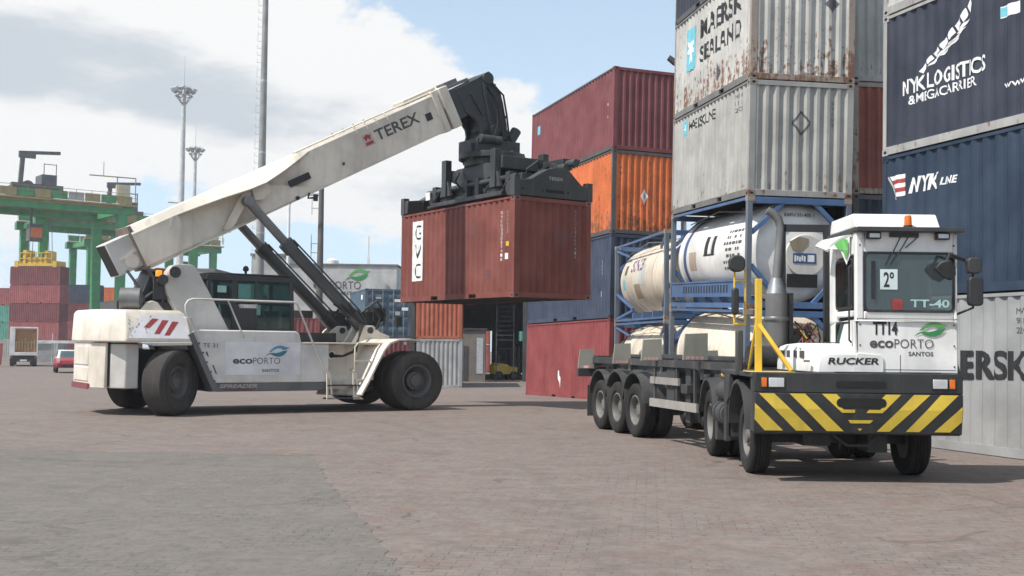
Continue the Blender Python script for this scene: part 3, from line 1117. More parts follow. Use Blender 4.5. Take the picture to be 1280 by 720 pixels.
for u0, z0, n_ in ((0.72, 1.40, 5), (0.98, 1.50, 4), (1.22, 1.64, 3), (1.42, 1.80, 2)):
    d.poly([(u0, z0), (u0 + 0.14, z0 + 0.02), (u0 + 0.12 * n_, z0 + 0.05 * n_), (u0 + 0.12 * n_ + 0.08, z0 + 0.05 * n_ + 0.08), (u0 + 0.10 * n_, z0 + 0.045 * n_ + 0.05)], M_PWHITE)
d.rect(2.46, 2.88, 1.78, 1.97, M_PWHITE)
d.rect(2.46, 2.60, 1.80, 1.95, M_SKYB, 0.003)
d.text('www.nyklogistics.com', 2.52, 0.60, 2.3, 0.15, M_PWHITE, bold=0.01)
d.build('lettering', b3)
# ------------------------------------------------------------------ tank containers
M_TFRAME = paint('blue tank frame paint', (0.065, 0.135, 0.28), 0.5, rust=0.25, dirt=0.4)
M_TPOST = paint('faded grey blue post paint', (0.12, 0.15, 0.19), 0.55, rust=0.45, dirt=0.4)
M_TWHITE = paint('white tank shell', (0.80, 0.79, 0.76), 0.38, rust=0.02, dirt=0.22, dirtcol=(0.40, 0.35, 0.29))
M_TCREAM = paint('cream tank shell', (0.70, 0.62, 0.50), 0.42, rust=0.03, dirt=0.5, dirtcol=(0.30, 0.24, 0.18))
M_TBAND = paint('pale ring band', (0.55, 0.49, 0.40), 0.45, dirt=0.4)


def tank(label, loc, rz, shell, style, tilt=(0, 0)):
    """local x across, y along, z up, like a container"""
    t = empty('tank_container', loc, rz, label, 'tank container', 'tank containers', tilt)
    W_, L, h = CW, 6.058, TH
    cx, cz, rad = W_ / 2, 1.31, 1.13
    prof = [(0.0001, 0.10), (0.35, 0.115), (0.70, 0.16), (0.95, 0.24), (1.08, 0.34), (rad, 0.48)]
    full = prof + [(r, 6.058 - y) for r, y in reversed(prof)]
    s = MB().lathe(full, (cx, 0, cz), (0, 1, 0), 56).build('tank_shell', shell, t, smooth=50)
    rings = MB()
    ys = (0.55, 1.7, 2.9, 4.1, 5.3) if style == 'cream' else (0.5, 5.45)
    for y in ys:
        rings.lathe([(rad, -0.025), (rad + 0.012, -0.02), (rad + 0.012, 0.02), (rad, 0.025)], (cx, y, cz), (0, 1, 0), 56)
    rings.pieces('ring_band', M_TBAND if style == 'cream' else M_TWHITE, s)
    p = 0.13
    for y0, y1 in ((0.0, p), (L - p, L)):
        f = MB()
        f.box(0.11, W_ - 0.11, y0 + 0.004, y1 - 0.004, 0.03, 0.17)
        f.box(0.11, W_ - 0.11, y0 + 0.004, y1 - 0.004, h - 0.16, h - 0.02)
        ym = (y0 + y1) / 2
        for sx in (0, 1):
            X = lambda q: q if not sx else W_ - q
            f.beam((X(0.12), ym, 0.98), (X(0.86), ym, 0.14), 0.10, 0.10, upv=(0, 1, 0))
            f.beam((X(0.12), ym, h - 0.82), (X(0.86), ym, h - 0.12), 0.10, 0.10, upv=(0, 1, 0))
        for k_, o_ in enumerate(f.pieces('end_rail', M_TFRAME, t, bevel=0.006)):
            if k_ >= 2:
                o_.name = 'brace'
    for x0 in (0.0, W_ - 0.12):
        for y0 in (0.0, L - p):
            MB().box(x0, x0 + 0.12, y0, y0 + p, 0.10, h - 0.10).build('corner_post', M_TPOST, t, bevel=0.006)
    sb = MB()
    for x0, x1 in ((0.005, 0.085), (W_ - 0.085, W_ - 0.005)):
        if style == 'white':
            sb.box(x0, x1, p, L - p, 0.015, 0.13)
            sb.box(x0 + 0.02, x1 - 0.02, p, L - p, 0.30, 0.62)
            sb.box(x0, x1, p, L - p, 0.62, 0.66)
            sb.box(x0, x1, p, L - p, 0.27, 0.30)
        else:
            sb.beam((x0 + 0.04, p, 0.06), (x0 + 0.04, L - p, 0.06), 0.06, 0.06)
            for yy, s_ in ((0, 1), (L, -1)):
                sb.beam((x0 + 0.04, yy + 0.06 * s_, 0.95), (x0 + 0.30 if x0 < 1 else x0 - 0.22, yy + 1.3 * s_, 0.42), 0.06, 0.07)
                sb.beam((x0 + 0.04, yy + 0.06 * s_, 0.10), (x0 + 0.30 if x0 < 1 else x0 - 0.22, yy + 1.3 * s_, 0.38), 0.06, 0.07)
                sb.beam((x0 + 0.04, yy + 0.06 * s_, h - 0.14), (x0 + 0.22 if x0 < 1 else x0 - 0.14, yy + 1.2 * s_, h - 0.42), 0.06, 0.07)
        sb.beam((x0 + 0.04, p, h - 0.05), (x0 + 0.04, L - p, h - 0.05), 0.05, 0.06)
    for y in (1.2, 2.4, 3.6, 4.8):
        sb.box(0.3, W_ - 0.3, y - 0.06, y + 0.06, 0.12, 0.30)
    sb.build('side_beam', M_TFRAME, t)
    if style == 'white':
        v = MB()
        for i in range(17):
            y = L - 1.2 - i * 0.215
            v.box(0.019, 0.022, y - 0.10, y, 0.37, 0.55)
        v.build('beam_hole_shade', plain('painted opening shade', (0.03, 0.035, 0.05), 0.9), t)  # dark plates on a solid beam paint the shade of its holes
    top = MB()
    top.box(cx - 0.25, cx + 0.25, 0.5, L - 0.5, cz + rad - 0.01, cz + rad + 0.012)
    top.tube([(0.35, 0.7, h - 0.30), (0.35, L / 2, h - 0.12), (0.35, L - 0.7, h - 0.30)], 0.016)
    top.cyl((cx, L / 2, cz + rad), (cx, L / 2, cz + rad + 0.07), 0.27, n=20)
    top.build('walkway', M_EXH, t)
    for x0 in (-0.003, W_ - 0.175):
        for y0 in (-0.003, L - 0.159):
            for z0 in (0.0, h - 0.118):
                MB().box(x0, x0 + 0.178, y0, y0 + 0.162, z0, z0 + 0.118).build('corner_casting', C_RUSTFR, t)
    return t


def wrap(mb, r, cx, cz, ya, yb, a0, a1, mi=0, n=8, m=1):
    """a curved sticker on the tank shell, angle 0 = straight up, positive towards -x"""
    vs = []
    for j in range(m + 1):
        y = ya + (yb - ya) * j / m
        for i in range(n + 1):
            a = a0 + (a1 - a0) * i / n
            vs.append((cx - r * math.sin(a), y, cz + r * math.cos(a)))
    fs = []
    for j in range(m):
        for i in range(n):
            k = j * (n + 1) + i
            fs.append((k, k + 1, k + n + 2, k + n + 1))
    mb.add(vs, fs, mi)


def wrap_text(mb, s, r, cx, cz, y_far, length, z_base, height, mi, bold=0.0):
    """letters wrapped on the -x flank of a tank; they run from far (y_far) towards the near end"""
    vs, fs = text2d(s, bold)
    a_base = math.acos(max(-1, min(1, (z_base - cz) / r)))
    out = []
    for x, y in vs:
        a = a_base - y * height / r
        out.append((cx - r * math.sin(a), y_far - x * length, cz + r * math.cos(a)))
    mb.add(out, fs, mi)


tw = tank('white tank container with a deep blue ring, upper one beside the exhaust pipe', stacked((*st, 0.0), SR, ST, TH + 0.01), SR, M_TWHITE, 'white', tilt=ST)
mb = MB()
rr, cx_, cz_ = 1.13 + 0.004, CW / 2, 1.31
wrap(mb, rr, cx_, cz_, 4.88, 5.12, R(15), R(140), 0, 30)
for y0, y1, a0, a1, mi in ((3.10, 3.36, 66, 90, 1), (2.86, 3.02, 52, 88, 3), (2.58, 2.80, 66, 90, 1), (2.56, 3.40, 89, 91, 1)):
    wrap(mb, rr + 0.001 * mi, cx_, cz_, y0, y1, R(a0), R(a1), mi, 8)
rnd = random.Random(8)
for row in range(7):
    y = 1.9
    while y > 0.75:
        w_ = rnd.uniform(0.08, 0.22)
        if rnd.random() < 0.78:
            wrap(mb, rr, cx_, cz_, y - w_, y, R(62 + row * 7.5), R(62 + row * 7.5 + 3.4), 2, 2)
        y -= w_ + 0.06
wrap(mb, rr, cx_, cz_, 4.05, 4.62, R(84), R(108), 4, 8)
mb.build('markings', [M_DBLUE, M_INK, M_INKGREY, M_PWHITE, paint('brown stained patch', (0.45, 0.34, 0.28), 0.6, dirt=0.7)], tw, smooth=0, flat=True)
e = Decal((CW / 2, 0.0, 1.31), (1, 0, 0), (0, 0, 1), (0, -1, 0), 0.0)
M_PLATE = paint('pale end plate', (0.62, 0.60, 0.56), 0.5, dirt=0.25)
pl = MB()
pl.lathe([(0.0001, 0.06), (0.46, 0.062), (0.47, 0.075), (0.47, 0.14)], (CW / 2 + 0.18, 0.0, 1.22), (0, 1, 0), 36)
pl.build('end_plate', M_PLATE, tw)
d = Decal((CW / 2, 0.055, 0.0), (1, 0, 0), (0, 0, 1), (0, -1, 0), 0.004)
d.rect(-0.12, 0.42, 1.04, 1.27, M_DBLUE)
for k in range(5):
    d.rect(-0.09 + 0.055 * k, -0.05 + 0.055 * k, 1.08 + 0.02 * (k % 2), 1.22 - 0.015 * (k % 3), M_PWHITE, 0.002)
d.rect(0.22, 0.38, 1.08, 1.23, M_PWHITE, 0.002)
d.poly([(-0.22, 1.52), (0.02, 1.64), (0.24, 1.60), (0.22, 1.46), (0.05, 1.28), (-0.14, 1.34)], paint('torn brown label', (0.26, 0.21, 0.15), 0.7, dirt=0.6))
d.rect(-0.26, 0.46, 0.50, 0.80, M_HOLESHADE)  # flat near-black patch for the shade of an opening
d.build('poster', tw)
d = Decal((CW / 2, 0.17, 0.0), (1, 0, 0), (0, 0, 1), (0, -1, 0), 0.012)
d.text('EXFU 551405 1', -0.30, 2.10, 0.70, 0.075, M_INK, bold=0.015)
d.text('2270', -0.22, 1.90, 0.20, 0.05, M_INKGREY)
d.text('22K2', 0.06, 1.90, 0.22, 0.05, M_INKGREY)
d.build('lettering', tw)

tank('cream tank in a blue frame at the bottom under the blue ringed one', stacked((*st, 0.0), SR, ST, 0.0), SR, M_TCREAM, 'white', tilt=ST)
T0 = (4.25, 31.75)
tc = tank('cream tank container in an open blue frame with purple letters, upper of its pair', (T0[0], T0[1], 2.42), SR, M_TCREAM, 'cream')
tank('cream tank at the bottom behind the far end of the trailer', (T0[0], T0[1], -0.10), SR, M_TCREAM, 'cream')
mb = MB()
wrap_text(mb, 'SNB', rr + 0.003, cx_, cz_, 4.35, 1.5, 1.55, 0.42, 0, bold=0.02)
wrap(mb, rr, cx_, cz_, 5.0, 5.35, R(88), R(104), 1, 6)
wrap(mb, rr, cx_, cz_, 4.85, 5.1, R(64), R(80), 2, 6)
wrap(mb, rr, cx_, cz_, 2.6, 3.3, R(68), R(100), 3, 6)
wrap(mb, rr, cx_, cz_, 3.2, 3.9, R(98), R(122), 4, 6)
mb.build('markings', [plain('purple lettering', (0.16, 0.09, 0.20), 0.6), M_SKYB, M_INKGREY, paint('pale washed patch', (0.55, 0.58, 0.58), 0.5), paint('brown stain', (0.33, 0.25, 0.18), 0.6, dirt=0.6)], tc, smooth=0, flat=True)

# ------------------------------------------------------------------ yard tractor
M_RIMDK = paint('dusty dark wheel rim', (0.15, 0.143, 0.135), 0.6, dirt=0.6, dirtcol=(0.11, 0.10, 0.09))
TY = empty('yard_tractor', (4.32, 14.2, 0.0), 0.0, 'white cab yard tractor with a yellow and black striped bumper, driving towards the viewer', 'terminal tractor')
# chassis: local x across (-1.3..1.28), y backwards, z up
b = MB()
b.box(-1.30, 1.28, 0.0, 0.14, 1.12, 1.37)
b.build('front_crossbeam', M_BLACK, TY, bevel=0.012)
b = MB()
b.prism([(0.0, 1.118), (0.0, 0.92), (0.05, 0.62), (0.12, 0.60), (0.12, 1.118)], 'x', -1.30, 1.28)
bump_o = b.build('bumper', M_BLACK, TY, bevel=0.008)
d = Decal((0, 0, 0), (1, 0, 0), (0, 0, 1), (0, -1, 0), 0.004)


def on_bumper(pts):
    """stripe polygons cut where the plate bends back at z=0.92"""
    def clip(poly, keep):
        out = []
        n = len(poly)
        for i in range(n):
            a, c = poly[i], poly[(i + 1) % n]
            ia, ic = keep(a), keep(c)
            if ia >= 0:
                out.append(a)
            if (ia >= 0) != (ic >= 0):
                t = ia / (ia - ic)
                out.append((a[0] + (c[0] - a[0]) * t, a[1] + (c[1] - a[1]) * t))
        return out
    vs, fs = [], []
    for part in (clip(pts, lambda q: q[1] - 0.92), clip(pts, lambda q: 0.92 - q[1])):
        if len(part) < 3:
            continue
        o = len(vs)
        for x, z in part:
            y = 0.0 if z >= 0.92 else (0.92 - z) / 0.30 * 0.05
            vs.append((x, y - 0.004, z))
        fs.append(tuple(range(o, len(vs))))
    return vs, fs


stripes = [[(-1.3, 0.99), (-0.94, 0.65), (-1.17, 0.65), (-1.3, 0.79)],
           [(-1.25, 1.11), (-1.06, 1.11), (-0.57, 0.65), (-0.78, 0.65)],
           [(-0.87, 1.11), (-0.68, 1.11), (-0.19, 0.65), (-0.40, 0.65)],
           [(-0.47, 1.11), (-0.29, 1.11), (-0.23, 1.05), (-0.28, 0.99), (-0.20, 0.92), (-0.06, 0.92), (-0.06, 0.88), (-0.22, 0.88)],
           [(1.27, 0.97), (1.27, 0.78), (1.13, 0.65), (0.93, 0.65)],
           [(1.0, 1.11), (1.22, 1.11), (0.75, 0.65), (0.58, 0.65)],
           [(0.67, 1.11), (0.87, 1.11), (0.38, 0.65), (0.22, 0.65)],
           [(0.32, 1.11), (0.51, 1.11), (0.28, 0.88), (0.08, 0.88), (0.11, 0.92), (0.25, 0.92), (0.32, 1.0), (0.27, 1.06)],
           [(-0.14, 0.79), (0.17, 0.79), (0.13, 0.75), (-0.11, 0.75)],
           [(-0.02, 0.685), (0.04, 0.685), (0.01, 0.655)]]
sb = MB()
for p in stripes:
    vs, fs = on_bumper(p)
    sb.add(vs, fs)
sb.build('warning_stripes', paint('scuffed yellow stripe paint', (0.68, 0.49, 0.05), 0.5, dirt=0.3, dirtcol=(0.2, 0.16, 0.06)), bump_o, smooth=0)
sl = MB()
for x0, x1, z0, z1 in ((-0.30, 0.33, 1.19, 1.27), (-0.29, 0.33, 0.945, 1.06)):
    pts = []
    r_ = (z1 - z0) / 2
    zc = (z0 + z1) / 2
    for k in range(9):
        a = math.pi / 2 + math.pi * k / 8
        pts.append((x0 + r_ + r_ * math.cos(a), zc + r_ * math.sin(a)))
    for k in range(9):
        a = -math.pi / 2 + math.pi * k / 8
        pts.append((x1 - r_ + r_ * math.cos(a), zc + r_ * math.sin(a)))
    sl.prism(pts, 'y', -0.007, 0.02)
sl.pieces('tow_slot_shade', M_HOLESHADE, bump_o)  # solid dark inserts, slot shade put into their colour
for x0, x1, nm, m in ((-1.13, -0.94, 'headlight', M_LAMP), (0.90, 1.08, 'headlight', M_LAMP), (-1.22, -1.155, 'indicator_lamp', M_AMBER), (1.105, 1.175, 'indicator_lamp', M_AMBER)):
    q = MB().box(x0 - 0.01, x1 + 0.01, -0.012, 0.01, 1.175, 1.315).build(nm, M_BLACK, TY, bevel=0.004)
    MB().box(x0, x1, -0.024, -0.012, 1.188, 1.302).build('lens', m, q, bevel=0.006)
# deck and side skirts
b = MB()
b.box(-1.30, 1.25, 0.14, 2.3, 1.30, 1.36)
b.box(-1.28, -1.22, 0.14, 0.36, 0.62, 1.30)
b.box(1.20, 1.26, 0.14, 0.36, 0.62, 1.30)
b.box(-1.28, -0.70, 1.83, 2.02, 0.42, 1.28)
b.prism([(1.66, 1.30), (1.66, 0.98), (1.83, 0.90), (1.83, 0.36), (2.02, 0.36), (2.02, 1.30)], 'x', -1.31, -1.24)
b.box(0.75, 1.24, 1.85, 2.6, 0.45, 1.28)
b.build('deck', M_DARKGREY, TY, bevel=0.01)
# wheel arch liner front
b = MB()
for x0, x1 in ((-1.29, -0.85), (0.82, 1.26)):
    arc = [(1.22 + 0.60 * math.cos(a), 0.62 + 0.62 * math.sin(a)) for a in [k * math.pi / 10 for k in range(11)]]
    arc += [(1.22 + 0.56 * math.cos(a), 0.62 + 0.58 * math.sin(a)) for a in [math.pi - k * math.pi / 10 for k in range(11)]]
    b.prism(arc, 'x', x0, x1)
b.pieces('wheel_arch', M_DARKGREY, TY)
b = MB()
for x in (-0.45, 0.42):
    b.box(x - 0.04, x + 0.04, 0.3, 4.6, 0.78, 1.05)
b.box(-0.45, 0.42, 1.1, 1.25, 0.8, 1.0)
b.box(-0.45, 0.42, 2.6, 2.75, 0.8, 1.0)
b.box(-0.50, 0.50, 0.25, 1.6, 0.62, 0.95)
b.build('chassis_rails', M_BLACK, TY)
b = MB()
b.beam((-1.0, 1.22, 0.48), (1.0, 1.22, 0.48), 0.14, 0.14)
b.build('axle', M_BLACK, TY)
b = MB()
b.beam((-1.0, 3.55, 0.53), (1.0, 3.55, 0.53), 0.2, 0.2)
b.lathe([(0.0001, -0.3), (0.24, -0.2), (0.28, 0), (0.24, 0.2), (0.0001, 0.3)], (0, 3.5, 0.53), (0, 1, 0), 16)
b.build('axle', M_BLACK, TY)
b = MB()
b.box(-0.55, -0.2, 0.6, 0.9, 0.42, 0.62)
b.box(0.25, 0.5, 0.5, 0.95, 0.35, 0.60)
b.tube([(-0.35, 0.25, 0.66), (-0.1, 0.22, 0.46), (0.15, 0.22, 0.46), (0.35, 0.25, 0.66)], 0.02)
b.build('underbody', M_BLACK, TY)
for sx in (-1, 1):
    wheel(TY, (sx * 1.04, 1.22, 0.48), (sx, 0, 0), 0.48, 0.27, 0.27, M_RUBBER, M_RIMDK)
    for k, xo in enumerate((1.12, 0.79)):
        wheel(TY, (sx * xo, 3.55, 0.515), (sx, 0, 0), 0.515, 0.28, 0.285, M_RUBBER, M_RIMDK, dish=0.14 if k == 0 else 0.05)
# rear fenders
b = MB()
for x0, x1 in ((-1.30, -0.62), (0.62, 1.30)):
    arc = [(3.55 + 0.66 * math.cos(a), 0.56 + 0.64 * math.sin(a)) for a in [R(8) + k * R(168) / 12 for k in range(13)]]
    arc += [(3.55 + 0.62 * math.cos(a), 0.56 + 0.60 * math.sin(a)) for a in [R(176) - k * R(168) / 12 for k in range(13)]]
    b.prism(arc, 'x', x0, x1)
b.pieces('mudguard', M_DARKGREY, TY)
# air tank and battery box between the axles, with a dark arch
b = MB()
b.cyl((-1.18, 2.0, 0.72), (-1.18, 2.75, 0.72), 0.17, n=18)
b.cyl((-1.18, 2.02, 1.04), (-1.18, 2.7, 1.04), 0.13, n=18)
for y in (2.15, 2.55):
    b.lathe([(0.175, -0.02), (0.185, -0.02), (0.185, 0.02), (0.175, 0.02)], (-1.18, y, 0.72), (0, 1, 0), 18)
b.build('air_tank', M_DARKGREY, TY)
MB().box(-1.26, -0.62, 2.80, 3.0, 0.30, 1.05).build('mud_flap', M_DARKGREY, TY, bevel=0.01)
MB().tube([(-1.22, 2.2, 1.24), (-1.28, 2.3, 1.28), (-1.22, 2.5, 1.24)], 0.022).build('grab_handle', M_YELLOW, TY)
b = MB()
b.box(-0.55, 0.55, 2.9, 4.2, 1.06, 1.16)
b.cyl((0, 3.5, 1.16), (0, 3.5, 1.24), 0.48, n=28)
b.build('fifth_wheel', M_BLACK, TY)
# cab
X0, X1, Y0, Y1 = 0.0, 1.28, 0.15, 1.35
b = MB()
b.box(X0, X1, Y0, Y1, 1.37, 2.02)
b.box(X0, X0 + 0.10, Y0, Y0 + 0.10, 2.02, 3.14)
b.box(X1 - 0.05, X1, Y0, Y0 + 0.10, 2.02, 3.14)
b.box(X0, X0 + 0.06, Y1 - 0.3, Y1, 2.02, 3.14)
b.box(X1 - 0.06, X1, Y1 - 0.3, Y1, 2.02, 3.14)
b.box(X0 + 0.06, X1 - 0.06, Y1 - 0.05, Y1, 2.02, 3.14)
b.box(X0 + 0.10, X1 - 0.05, Y0, Y0 + 0.05, 2.02, 2.145)
b.box(X0 + 0.10, X1 - 0.05, Y0, Y0 + 0.05, 2.885, 3.14)
b.box(X0, X0 + 0.05, Y0 + 0.10, Y1 - 0.3, 2.86, 3.14)
b.box(X0, X0 + 0.05, Y0 + 0.10, Y1 - 0.3, 2.08, 2.16)
b.box(X1 - 0.05, X1, Y0 + 0.10, Y1 - 0.3, 2.86, 3.14)
b.build('cab_body', M_WHITE, TY, bevel=0.018)
b = MB()
b.box(X0 - 0.02, X1 + 0.04, 0.02, Y1 + 0.04, 3.14, 3.20)
b.build('roof_visor', M_DARKGREY, TY, bevel=0.01)
b = MB()
b.prism([(0.14, 3.20), (0.30, 3.39), (1.25, 3.39), (1.33, 3.20)], 'x', 0.0, 1.07)
b.build('roof_box', M_WHITE, TY, bevel=0.02)


def rrect(x0, x1, z0, z1, r, n=5):
    pts = []
    for cx, cz, a0 in ((x1 - r, z1 - r, 0), (x0 + r, z1 - r, 90), (x0 + r, z0 + r, 180), (x1 - r, z0 + r, 270)):
        for k in range(n + 1):
            a = R(a0 + 90 * k / n)
            pts.append((cx + r * math.cos(a), cz + r * math.sin(a)))
    return pts


def ring_prism(mb, outer, inner, axis, a0, a1, mi=0):
    n = len(outer)
    def pt(q, a):
        return {'x': (a, q[0], q[1]), 'y': (q[0], a, q[1])}[axis]
    vs = [pt(q, a) for a in (a0, a1) for loop in (outer, inner) for q in loop]
    fs = []
    for i in range(n):
        j = (i + 1) % n
        fs += [(i, j, n + j, n + i), (2 * n + i, 3 * n + i, 3 * n + j, 2 * n + j), (i, 2 * n + i, 2 * n + j, j), (n + i, n + j, 3 * n + j, 3 * n + i)]
    mb.add(vs, fs, mi)


win = MB()
ring_prism(win, rrect(0.095, 1.24, 2.135, 2.895, 0.075), rrect(0.125, 1.21, 2.165, 2.865, 0.055), 'y', 0.142, 0.152)
wf = win.build('windscreen_seal', M_BLACK, TY)
MB().prism(rrect(0.12, 1.215, 2.16, 2.87, 0.055), 'y', 0.150, 0.156).build('windscreen', M_SCREEN, wf, smooth=0)
for z0, z1, zz in ((2.18, 2.83, 0), (1.66, 2.02, 1)):
    s2 = MB()
    ring_prism(s2, rrect(0.27, 1.03, z0, z1, 0.07), rrect(0.30, 1.00, z0 + 0.03, z1 - 0.03, 0.05), 'x', -0.010, 0.004)
    w2 = s2.build('side_window', M_BLACK, TY)
    MB().prism(rrect(0.295, 1.005, z0 + 0.025, z1 - 0.025, 0.05), 'x', -0.004, 0.002).build('pane', M_CABGLASS, w2, smooth=0)
# inside the cab
b = MB()
b.box(0.42, 0.95, 0.85, 0.98, 2.0, 2.72)
b.box(0.42, 0.95, 0.5, 0.98, 1.98, 2.10)
b.box(0.55, 0.82, 0.88, 0.97, 2.72, 2.86)
b.build('seat', M_SEAT, TY, bevel=0.03)
b = MB()
b.prism([(0.22, 2.02), (0.22, 2.16), (0.40, 2.19), (0.48, 2.02)], 'x', 0.12, 1.20)
b.build('dashboard', M_SEAT, TY)
MB().lathe([(0.19 + 0.016 * math.cos(a), 0.016 * math.sin(a)) for a in [k * math.pi / 3 for k in range(6)]], (0.68, 0.50, 2.26), (0, -0.6, 0.8), 22, closed=True).build('steering_wheel', M_BLACK, TY)
d = Decal((0, 0.150, 0), (1, 0, 0), (0, 0, 1), (0, -1, 0), 0.009)
d.rect(0.30, 0.52, 2.42, 2.675, paint('pale paper sign', (0.62, 0.72, 0.72), 0.6, dirt=0.1))
d.text('2º', 0.345, 2.45, 0.13, 0.19, M_INK, bold=0.02, lift=0.002)
d.rect(0.45, 0.58, 2.17, 2.30, M_RED)
d.text('14', 0.475, 2.19, 0.08, 0.09, M_DKRED, bold=0.03, lift=0.002)
d.text('TT-40', 0.68, 2.20, 0.49, 0.10, plain('pale teal letters', (0.42, 0.62, 0.60), 0.5), bold=0.025)
d.build('windscreen_stickers', TY)
d = Decal((0, 0.150, 0), (1, 0, 0), (0, 0, 1), (0, -1, 0), 0.004)
d.text('TT14', 0.21, 1.85, 0.31, 0.17, M_INK, bold=0.035)
d.text('eco', 0.17, 1.685, 0.30, 0.095, M_INKGREY, bold=0.03)
d.text('PORTO', 0.48, 1.685, 0.49, 0.115, M_INKGREY, bold=-0.005)
d.text('SANTOS', 0.655, 1.59, 0.31, 0.055, M_INKGREY, bold=0.02)
leaf_logo(d, 0.72, 1.83, 0.44, 0.185, M_DGREEN, M_LGREEN)
d.build('lettering', TY)
b = MB()
b.box(0.42, 0.78, 0.11, 0.148, 3.08, 3.13)
for x0, x1, z1 in ((0.56, 0.37, 2.72), (0.66, 0.44, 2.74), (0.78, 0.62, 2.95)):
    b.tube([(x0, 0.13, 3.09), ((x0 + x1) / 2, 0.118, (3.09 + z1) / 2), (x1, 0.135, z1)], 0.007, 6)
b.box(0.20, 0.24, 0.125, 0.14, 2.30, 2.78)
b.build('wiper', M_BLACK, TY)
for xx in (0.21, 1.07):
    q = MB().box(xx - 0.085, xx + 0.085, 0.06, 0.15, 3.05, 3.135).build('work_lamp', M_BLACK, TY, bevel=0.01)
    MB().box(xx - 0.065, xx + 0.065, 0.052, 0.062, 3.065, 3.12).build('lens', M_LAMP, q, bevel=0.01)
q = MB().cyl((0.64, 0.10, 3.20), (0.64, 0.10, 3.225), 0.055, n=16).build('beacon_base', M_BLACK, TY)
MB().lathe([(0.048, 0), (0.045, 0.10), (0.036, 0.125), (0.0001, 0.13)], (0.64, 0.10, 3.225), (0, 0, 1), 18).build('beacon_lens', M_AMBER, q)
# curved side fairing with green leaf wrap, hanging over the cab's edge
b = MB()
prof = [(0.02, 3.13), (-0.07, 3.12), (-0.14, 3.08), (-0.20, 3.02), (-0.24, 2.95)]
vs = []
for y0 in (0.30, 1.10):
    for k, (x, z) in enumerate(prof):
        vs.append((x, y0 + (0.08 * k if y0 < 1 else 0.02 * k), z + (0.10 if y0 > 1 else 0.0) * (k / 4)))
for y0 in (0.30, 1.10):
    for k, (x, z) in enumerate(prof):
        vs.append((x + 0.02, y0 + (0.08 * k if y0 < 1 else 0.02 * k), z - 0.03 + (0.10 if y0 > 1 else 0.0) * (k / 4)))
fs = []
for k in range(4):
    fs += [(k, k + 1, 6 + k, 5 + k), (10 + k, 15 + k, 16 + k, 11 + k), (k, 10 + k, 11 + k, k + 1), (5 + k, 6 + k, 16 + k, 15 + k)]
fs += [(0, 5, 15, 10), (4, 14, 19, 9)]
b.add(vs, fs)
fa = b.build('side_fairing', M_WHITE, TY, smooth=60)
b = MB()
b.add([(-0.20, 0.585, 2.985), (-0.10, 0.40, 3.08), (-0.05, 0.33, 3.06), (-0.045, 0.32, 2.93), (-0.075, 0.335, 2.80), (-0.10, 0.36, 2.92)], [(0, 1, 2, 3, 5), (5, 3, 4)])
b.build('green_leaf_wrap', M_LGREEN, fa, smooth=0)
b = MB()
b.add([(-0.235, 0.60, 2.965), (-0.02, 0.35, 3.10), (-0.02, 0.33, 2.86), (-0.06, 0.35, 2.74), (-0.12, 0.42, 2.94)], [(0, 1, 2, 4), (4, 2, 3)])
b.build('white_leaf_wrap', M_WHITE, fa, smooth=0)
# hood
b = MB()
rings = []
for y, top, xl in ((0.13, 1.60, -0.47), (0.20, 1.69, -0.50), (0.40, 1.735, -0.53), (1.1, 1.74, -0.60), (1.75, 1.72, -0.62)):
    rings.append([(xl, y, 1.37), (xl, y, top - 0.10), (xl + 0.04, y, top - 0.03), (xl + 0.12, y, top), (-0.002, y, top), (-0.002, y, 1.37)])
b.loft(rings)
hood = b.build('engine_hood', M_WHITE, TY, bevel=0.012)
b = MB()
b.prism([(-0.01, 1.372), (-0.01, 1.60), (0.02, 1.625), (0.30, 1.60), (0.34, 1.56), (0.34, 1.372)], 'y', 0.128, 0.152)
b.build('hood_front_panel', M_WHITE, TY, bevel=0.008)
d = Decal((0, 0.1275, 0), (1, 0, 0), (0, 0, 1), (0, -1, 0), 0.003)
d.text('RUCKER', -0.36, 1.475, 0.64, 0.085, M_INK, bold=0.03, shear=0.15)
d.build('hood_lettering', TY)
g_ = MB()
for i in range(4):
    y = 0.55 + i * 0.27
    g_.box(-0.565 - 0.02 * i, -0.54 - 0.02 * i, y, y + 0.18, 1.55, 1.64)
g_.build('hood_vent', M_INKGREY, hood)
b = MB()
b.box(-0.28, 0.33, 0.10, 0.13, 1.365, 1.385)
b.box(0.55, 1.05, 0.10, 0.13, 1.365, 1.385)
b.build('deck_lip', M_BLACK, TY)
# exhaust
b = MB()
ex, ey = -0.56, 2.05
b.cyl((ex, ey, 1.40), (ex, ey, 2.44), 0.155, n=26)
b.lathe([(0.17, 2.05), (0.178, 2.06), (0.178, 2.10), (0.17, 2.11)], (ex, ey, 0), (0, 0, 1), 26)
eo = b.build('exhaust_muffler', M_EXH, TY)
b = MB()
b.cyl((ex, ey, 2.44), (ex, ey, 2.66), 0.15, 0.085, n=22)
b.build('muffler_cone', M_CHROME, eo)
b = MB()
b.tube([(ex, ey, 2.62), (ex + 0.03, ey, 3.0), (ex + 0.06, ey, 3.38), (ex + 0.03, ey, 3.50), (ex - 0.05, ey, 3.58), (ex - 0.13, ey, 3.63)], 0.060, 14)
b.build('exhaust_pipe', M_EXH, eo)
b = MB()
b.box(ex + 0.17, ex + 0.23, ey - 0.05, ey + 0.3, 1.36, 2.45)
b.box(ex + 0.05, X0 + 0.2, ey - 0.02, ey + 0.06, 3.33, 3.43)
b.box(ex + 0.05, ex + 0.13, ey - 0.02, ey + 0.06, 1.4, 3.43)
b.box(X0 + 0.12, X0 + 0.20, ey - 0.02, ey + 0.06, 1.36, 3.33)
b.build('headboard', M_BLACK, TY)
b = MB()
